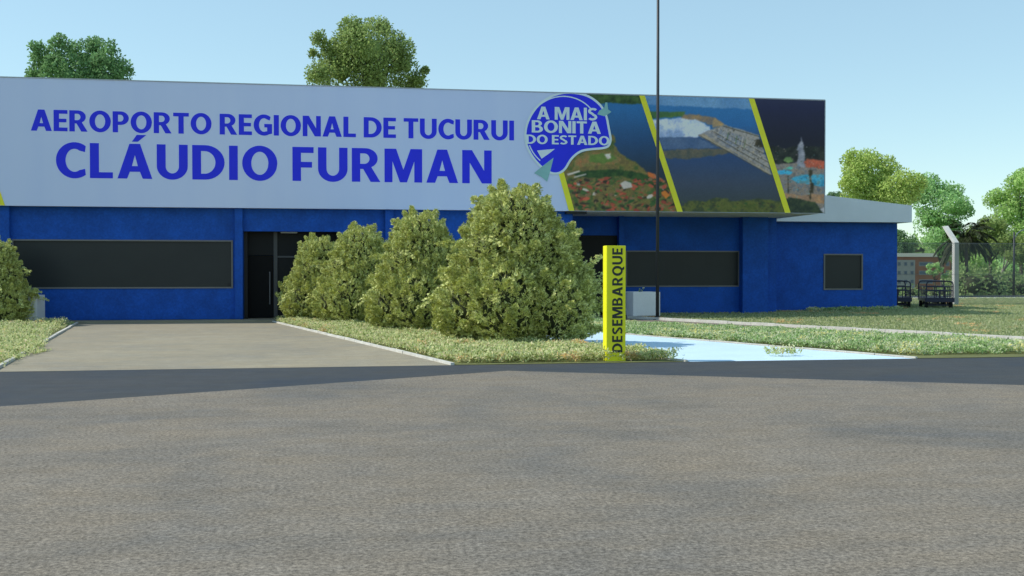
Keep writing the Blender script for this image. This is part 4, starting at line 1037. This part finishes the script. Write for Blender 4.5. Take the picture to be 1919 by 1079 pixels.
# ------------------------------------------------------------------ trees
def tmat(name, c, k=.35, tr=.48):
    return leaf_mat(name, [tuple(v * (1 - k) for v in c), c, tuple(v * (1 + k) for v in c), tuple(v * (1 - k * .4) for v in c)], transl=tr)
TM = {'deep': tmat('leaf_deep', (0.216, 0.380, 0.152)), 'olive': tmat('leaf_olive', (0.311, 0.407, 0.129)), 'lime': tmat('leaf_lime', (0.508, 0.630, 0.178)),
      'green': tmat('leaf_green', (0.392, 0.613, 0.251)), 'dark': tmat('leaf_dark', (0.157, 0.274, 0.117)), 'fresh': tmat('leaf_fresh', (0.448, 0.637, 0.217)),
      'sage': tmat('leaf_sage', (0.556, 0.771, 0.354))}
def tree(name, mat, clumps, Y, trunk_px, label, group, leaf=.30, dens=1.0, bark='bark', seed=0, trunk_r=.16):
    global rng
    rng = np.random.default_rng(100 + seed); random.seed(100 + seed)
    leaf *= .70; dens *= 1.15
    base = P(trunk_px, 500, Y); base.z = terr(Y)
    o = empty(name, base); tag(o, label, 'tree', group)
    mpp = (P(trunk_px + 100, 500, Y) - P(trunk_px, 500, Y)).length / 100
    V = []; core = MB(); cs = []
    allw = max(r for _, _, r in clumps) * mpp
    for (cx, cy, r) in clumps:
        dy = random.uniform(-.7, .7) * allw
        c = P(cx, cy, Y) - base + Vector((0, 0, 0)); c.y = dy; cs.append((c, r * mpp))
        # satellites give the clump its own lumpy outline
    big = []
    for c, r in cs:
        big.append((c, r * .86))
        for k in range(7):
            d = Vector(sph(1)[0]); d.z = abs(d.z) * .9 - .25
            big.append((c + d.normalized() * r * random.uniform(.55, .80), r * random.uniform(.28, .46)))
    for c, r in big:
        n = max(30, int(dens * 21 * r * r / (leaf * leaf)))
        d = sph(n); cc = np.array(c)
        p = cc + d * r * (1.04 - .42 * rng.random((n, 1)) ** 1.4)
        ax = unit(d * .35 + rng.normal(size=(n, 3)) * .7)
        V.append(leaves(p, ax, leaf * rng.uniform(.7, 1.25, n), leaf * .62 * rng.uniform(.7, 1.2, n), d + rng.normal(size=(n, 3)) * .55))
    for c, r in cs: icos(core, c, [r * .42] * 3, .16, 1, 1)
    V = np.concatenate(V)
    link('crown', quads_mesh('crown', V, extra=core), [mat, mat], o)
    tk = MB(); cen = sum((c for c, r in cs), Vector()) / len(cs); low = min(c.z - r for c, r in cs)
    fork = Vector((cen.x * .3, cen.y * .3, max(1.2, low * .9 + .2)))
    tk.tube([(0, 0, -.15), (cen.x * .08, 0, fork.z * .35), (cen.x * .15, 0, fork.z * .7), fork], [trunk_r * 1.25, trunk_r, trunk_r * .9, trunk_r * .8], 8)
    for c, r in sorted(cs, key=lambda t: -t[1])[:6]:
        m_ = fork.lerp(c, .5) + Vector((random.uniform(-.2, .2), random.uniform(-.2, .2), .25))
        tk.tube([fork - Vector((0, 0, .2)), m_, c], [trunk_r * .6, trunk_r * .38, trunk_r * .12], 6)
    tk.build('trunk', M[bark], o, smooth=True)
    return o
g_b = 'trees rising behind the terminal'; g_f = 'trees beyond the fence'
tree('broadleaf_tree', TM['deep'], [(88, 112, 34), (118, 88, 22), (150, 105, 42), (172, 82, 22), (205, 118, 36), (228, 130, 24), (75, 96, 16), (130, 150, 55), (200, 155, 48), (70, 140, 24)], 74, 150,
     'dark green tree crown showing above the left end of the sign', g_b, .30, seed=1)
tree('broadleaf_tree', TM['olive'], [(660, 62, 28), (712, 50, 26), (690, 100, 62), (745, 95, 40), (625, 92, 26), (597, 75, 16), (640, 130, 50), (762, 125, 26), (600, 148, 30), (700, 150, 60), (788, 148, 18), (797, 132, 8), (770, 158, 26), (588, 98, 10)], 68, 690,
     'tall olive green tree crown above the middle of the sign', g_b, .27, seed=2)
tree('broadleaf_tree', TM['lime'], [(1640, 300, 24), (1600, 310, 26), (1672, 318, 24), (1630, 335, 42), (1592, 342, 26), (1680, 352, 34), (1705, 365, 20), (1650, 372, 40), (1610, 380, 34)], 66, 1645,
     'bright yellow green tree rising over the low wing roof', g_f, .27, seed=3)
tree('broadleaf_tree', TM['green'], [(1755, 348, 25), (1788, 360, 22), (1738, 372, 26), (1770, 390, 34), (1800, 395, 18), (1745, 415, 26), (1780, 430, 32), (1742, 450, 24), (1770, 465, 26), (1800, 450, 20)], 88, 1765,
     'tall rounded mid green tree right of the yellow green one', g_f, .34, seed=4)
tree('broadleaf_tree', TM['dark'], [(1690, 445, 16), (1705, 458, 14), (1680, 465, 22), (1708, 472, 12)], 268, 1688,
     'small dark green tree above the brick building roof', g_f, .8, seed=5)
tree('broadleaf_tree', TM['dark'], [(1562, 366, 7), (1578, 367, 8), (1570, 380, 18), (1595, 372, 8)], 84, 1572,
     'dark treetop just showing over the wing roof beside the sign', g_f, .22, seed=6)
tree('broadleaf_tree', TM['fresh'], [(1900, 345, 24), (1930, 340, 28), (1885, 372, 22), (1920, 385, 38), (1890, 405, 26), (1935, 425, 36), (1905, 440, 30)], 84, 1915,
     'large fresh green tree at the right edge of the view', g_f, .32, seed=7)
tree('broadleaf_tree', TM['olive'], [(1850, 425, 22), (1828, 438, 16), (1872, 432, 18), (1855, 455, 24), (1885, 462, 20), (1838, 465, 16)], 80, 1856,
     'olive tree with a dark bare trunk right of the palm', g_f, .28, seed=8)
tree('broadleaf_tree', TM['fresh'], [(1745, 480, 12), (1722, 486, 12), (1770, 484, 14), (1790, 480, 14)], 272, 1750,
     'low light green treetop behind the brick building roof', g_f, .8, seed=9)
tree('broadleaf_tree', TM['olive'], [(1888, 452, 20), (1910, 462, 22), (1925, 480, 22), (1893, 478, 14)], 78, 1870,
     'olive tree with a slim pale trunk beside the street lamp', g_f, .28, bark='palebark', seed=10, trunk_r=.11)
tree('sapling_tree', TM['sage'], [(1744, 500, 5), (1755, 497, 6), (1763, 506, 5), (1741, 510, 4), (1751, 512, 5), (1772, 518, 5)], 74, 1752,
     'small pale green tree in front of the brick building', g_f, .20, seed=11, trunk_r=.05)
tree('broadleaf_tree', TM['fresh'], [(1832, 488, 16), (1815, 505, 14), (1848, 505, 16), (1830, 522, 16), (1865, 498, 14)], 98, 1835,
     'fresh green tree behind the palm trunk', g_f, .36, seed=12)
tree('broadleaf_tree', TM['sage'], [(1880, 500, 16), (1900, 510, 18), (1870, 520, 14), (1915, 495, 16), (1890, 530, 16)], 96, 1890,
     'pale sage green tree low behind the street lamp', g_f, .36, seed=13, bark='palebark')
tree('broadleaf_tree', TM['lime'], [(1850, 520, 12), (1862, 532, 12), (1840, 536, 12)], 86, 1850,
     'small lime green tree low between the trunks', g_f, .28, seed=14, trunk_r=.07)

# palm in front of them
def palm():
    global rng
    rng = np.random.default_rng(77); random.seed(77)
    Y = 72; base = P(1811, 500, Y); base.z = terr(Y)
    o = empty('palm_tree', base); tag(o, 'dark palm with drooping feathery fronds right of the angled fence post', 'palm', None)
    top = P(1810, 452, Y) - base
    MB().tube([(0, 0, -.1), (.03, 0, 1.0), (0, 0, top.z * .6), (top.x, 0, top.z)], [.17, .13, .12, .11], 9).build('trunk', M['bark'], o, smooth=True)
    V = []; rach = MB()
    for i in range(40):
        a = i * 2.399 + random.uniform(-.2, .2); el = random.uniform(-.1, 1.4); Lf = random.uniform(1.9, 2.7)
        pts = []; p = Vector(top); d = Vector((math.cos(a) * math.cos(el), math.sin(a) * math.cos(el), math.sin(el)))
        for k in range(13):
            pts.append(p.copy()); p = p + d * Lf / 12; d = (d + Vector((0, 0, -.17))).normalized()
        rach.tube(pts, [.02 * (1 - k / 14) for k in range(13)], 4, 1)
        for k in range(1, 13):
            for s_ in (-1, 1):
                for sub in range(2):
                    t = (pts[k] - pts[k - 1]).normalized(); sd = t.cross(Vector((0, 0, 1))).normalized()
                    q = pts[k - 1].lerp(pts[k], .5 * sub + random.random() * .3)
                    dd_ = (t * .75 + sd * s_ * .8 + Vector((0, 0, -.35 + random.uniform(-.2, .2)))).normalized()
                    V.append(leaves(np.array(q)[None], np.array(dd_)[None], [.78 * (1 - .45 * k / 13)], [.10], np.array([[0, 0, 1.0]]), -.15))
    link('crown', quads_mesh('crown', np.concatenate(V), extra=rach), [TM['palm'], M['bark']], o)
TM['palm'] = tmat('leaf_palm', (0.032, 0.046, 0.014), tr=.10)
palm()

# undergrowth of the far wood edge
rng = np.random.default_rng(5); random.seed(5)
V = []; core = MB()
for i in range(170):
    Y = random.uniform(70, 92); px = random.uniform(1660, 2010); c = P(px, 500, Y); r = random.uniform(.45, 1.25)
    if px < 1785: r *= .36
    c.z = terr(Y) + r * .7
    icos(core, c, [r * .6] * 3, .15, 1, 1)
    n = int(9 * r * r / .04)
    d = sph(n); p = np.array(c) + d * np.array([r, r, r * 1.25]) * rng.uniform(.6, 1.08, (n, 1))
    V.append(leaves(p, unit(d * .4 + rng.normal(size=(n, 3)) * .7), .24 * rng.uniform(.7, 1.3, n), .15 * rng.uniform(.7, 1.2, n)))
o = link('undergrowth', quads_mesh('undergrowth', np.concatenate(V), extra=core), [leaf_mat('leaf_undergrowth', [(.24, .35, .12), (.37, .49, .18), (.48, .60, .26), (.16, .24, .08)]), M['twig_shade']])
o['kind'] = 'stuff'; o['label'] = 'tangled green undergrowth along the edge of the wood'; o['category'] = 'undergrowth'
# distant wood behind everything on the right
V = []; core = MB()
for i in range(260):
    Y = random.uniform(290, 340); px = random.uniform(1480, 2150); c = P(px, 500, Y); r = random.uniform(4, 7); c.z = terr(Y) + random.uniform(1, 13.0 if px < 1800 else 17.0)
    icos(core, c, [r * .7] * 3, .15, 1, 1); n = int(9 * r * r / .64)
    d = sph(n); p = np.array(c) + d * r * rng.uniform(.7, 1.08, (n, 1))
    V.append(leaves(p, unit(d * .4 + rng.normal(size=(n, 3)) * .7), 1.0 * rng.uniform(.7, 1.3, n), .6 * rng.uniform(.7, 1.2, n)))
o = link('distant_wood', quads_mesh('distant_wood', np.concatenate(V), extra=core), [TM['fresh'], M['twig_shade']])
o['kind'] = 'stuff'; o['label'] = 'far line of green woodland behind the brick building'; o['category'] = 'woodland'

# street lamp beyond the fence
SY = 68.5; lb_ = P(1900, 500, SY); sl_ = empty('street_lamp', (lb_.x, SY, 0)); tag(sl_, 'slender grey street lamp with curved arm beyond the fence', 'street lamp')
lt = P(1900, 434, SY).z; l2 = P(1918, 428, SY) - lb_
MB().tube([(0, 0, -.05), (0, 0, 2.2), (0, 0, lt)], [.085, .075, .055], 10).build('pole', M['polegrey'], sl_, smooth=True)
MB().tube([(.0, 0, lt - .65), (.12, 0, lt - .35), (.28, 0, lt - .10), (.50, 0, lt + .06), (.95, 0, lt + .20)], .03, 7).build('arm', M['steel'], sl_, smooth=True)
MB().bbox(.9, 1.45, -.11, .11, lt + .16, lt + .26, .03).build('lamp_head', M['steel'], sl_)

# ------------------------------------------------------------------ light
EL = R(46); AZ = R(10)            # sun from the left, a little behind the facade
sdir = Vector((-math.cos(EL) * math.cos(AZ), math.cos(EL) * math.sin(AZ), math.sin(EL)))
sd_ = bpy.data.lights.new('sun', 'SUN'); sd_.energy = 2.4; sd_.angle = R(0.5); sd_.color = (1.0, 0.955, 0.88)
so = bpy.data.objects.new('sun', sd_); COL.objects.link(so); so.rotation_euler = sdir.to_track_quat('Z', 'Y').to_euler(); so.location = (-30, 10, 40)
wd_ = bpy.data.worlds.new('World'); S.world = wd_; wd_.use_nodes = True; nt = wd_.node_tree
sk = nt.nodes.new('ShaderNodeTexSky'); sk.sky_type = 'NISHITA'; sk.sun_disc = False; sk.sun_elevation = EL
sk.sun_rotation = math.atan2(sdir.x, sdir.y); sk.altitude = 100; sk.air_density = 1.0; sk.dust_density = 0.15; sk.ozone_density = 1.2
bg = nt.nodes['Background']; bg.inputs['Strength'].default_value = 0.125
tinted = mix(nt, 1.0, sk.outputs[0], (0.93, 0.97, 0.84), 'MULTIPLY')
nt.links.new(mix(nt, 0.5, tinted, (1.95, 3.05, 3.90)), bg.inputs['Color'])
S.view_settings.view_transform = 'Standard'; S.view_settings.look = 'None'; S.view_settings.gamma = 1.0; S.view_settings.exposure = 0.75
S.view_settings.use_curve_mapping = False
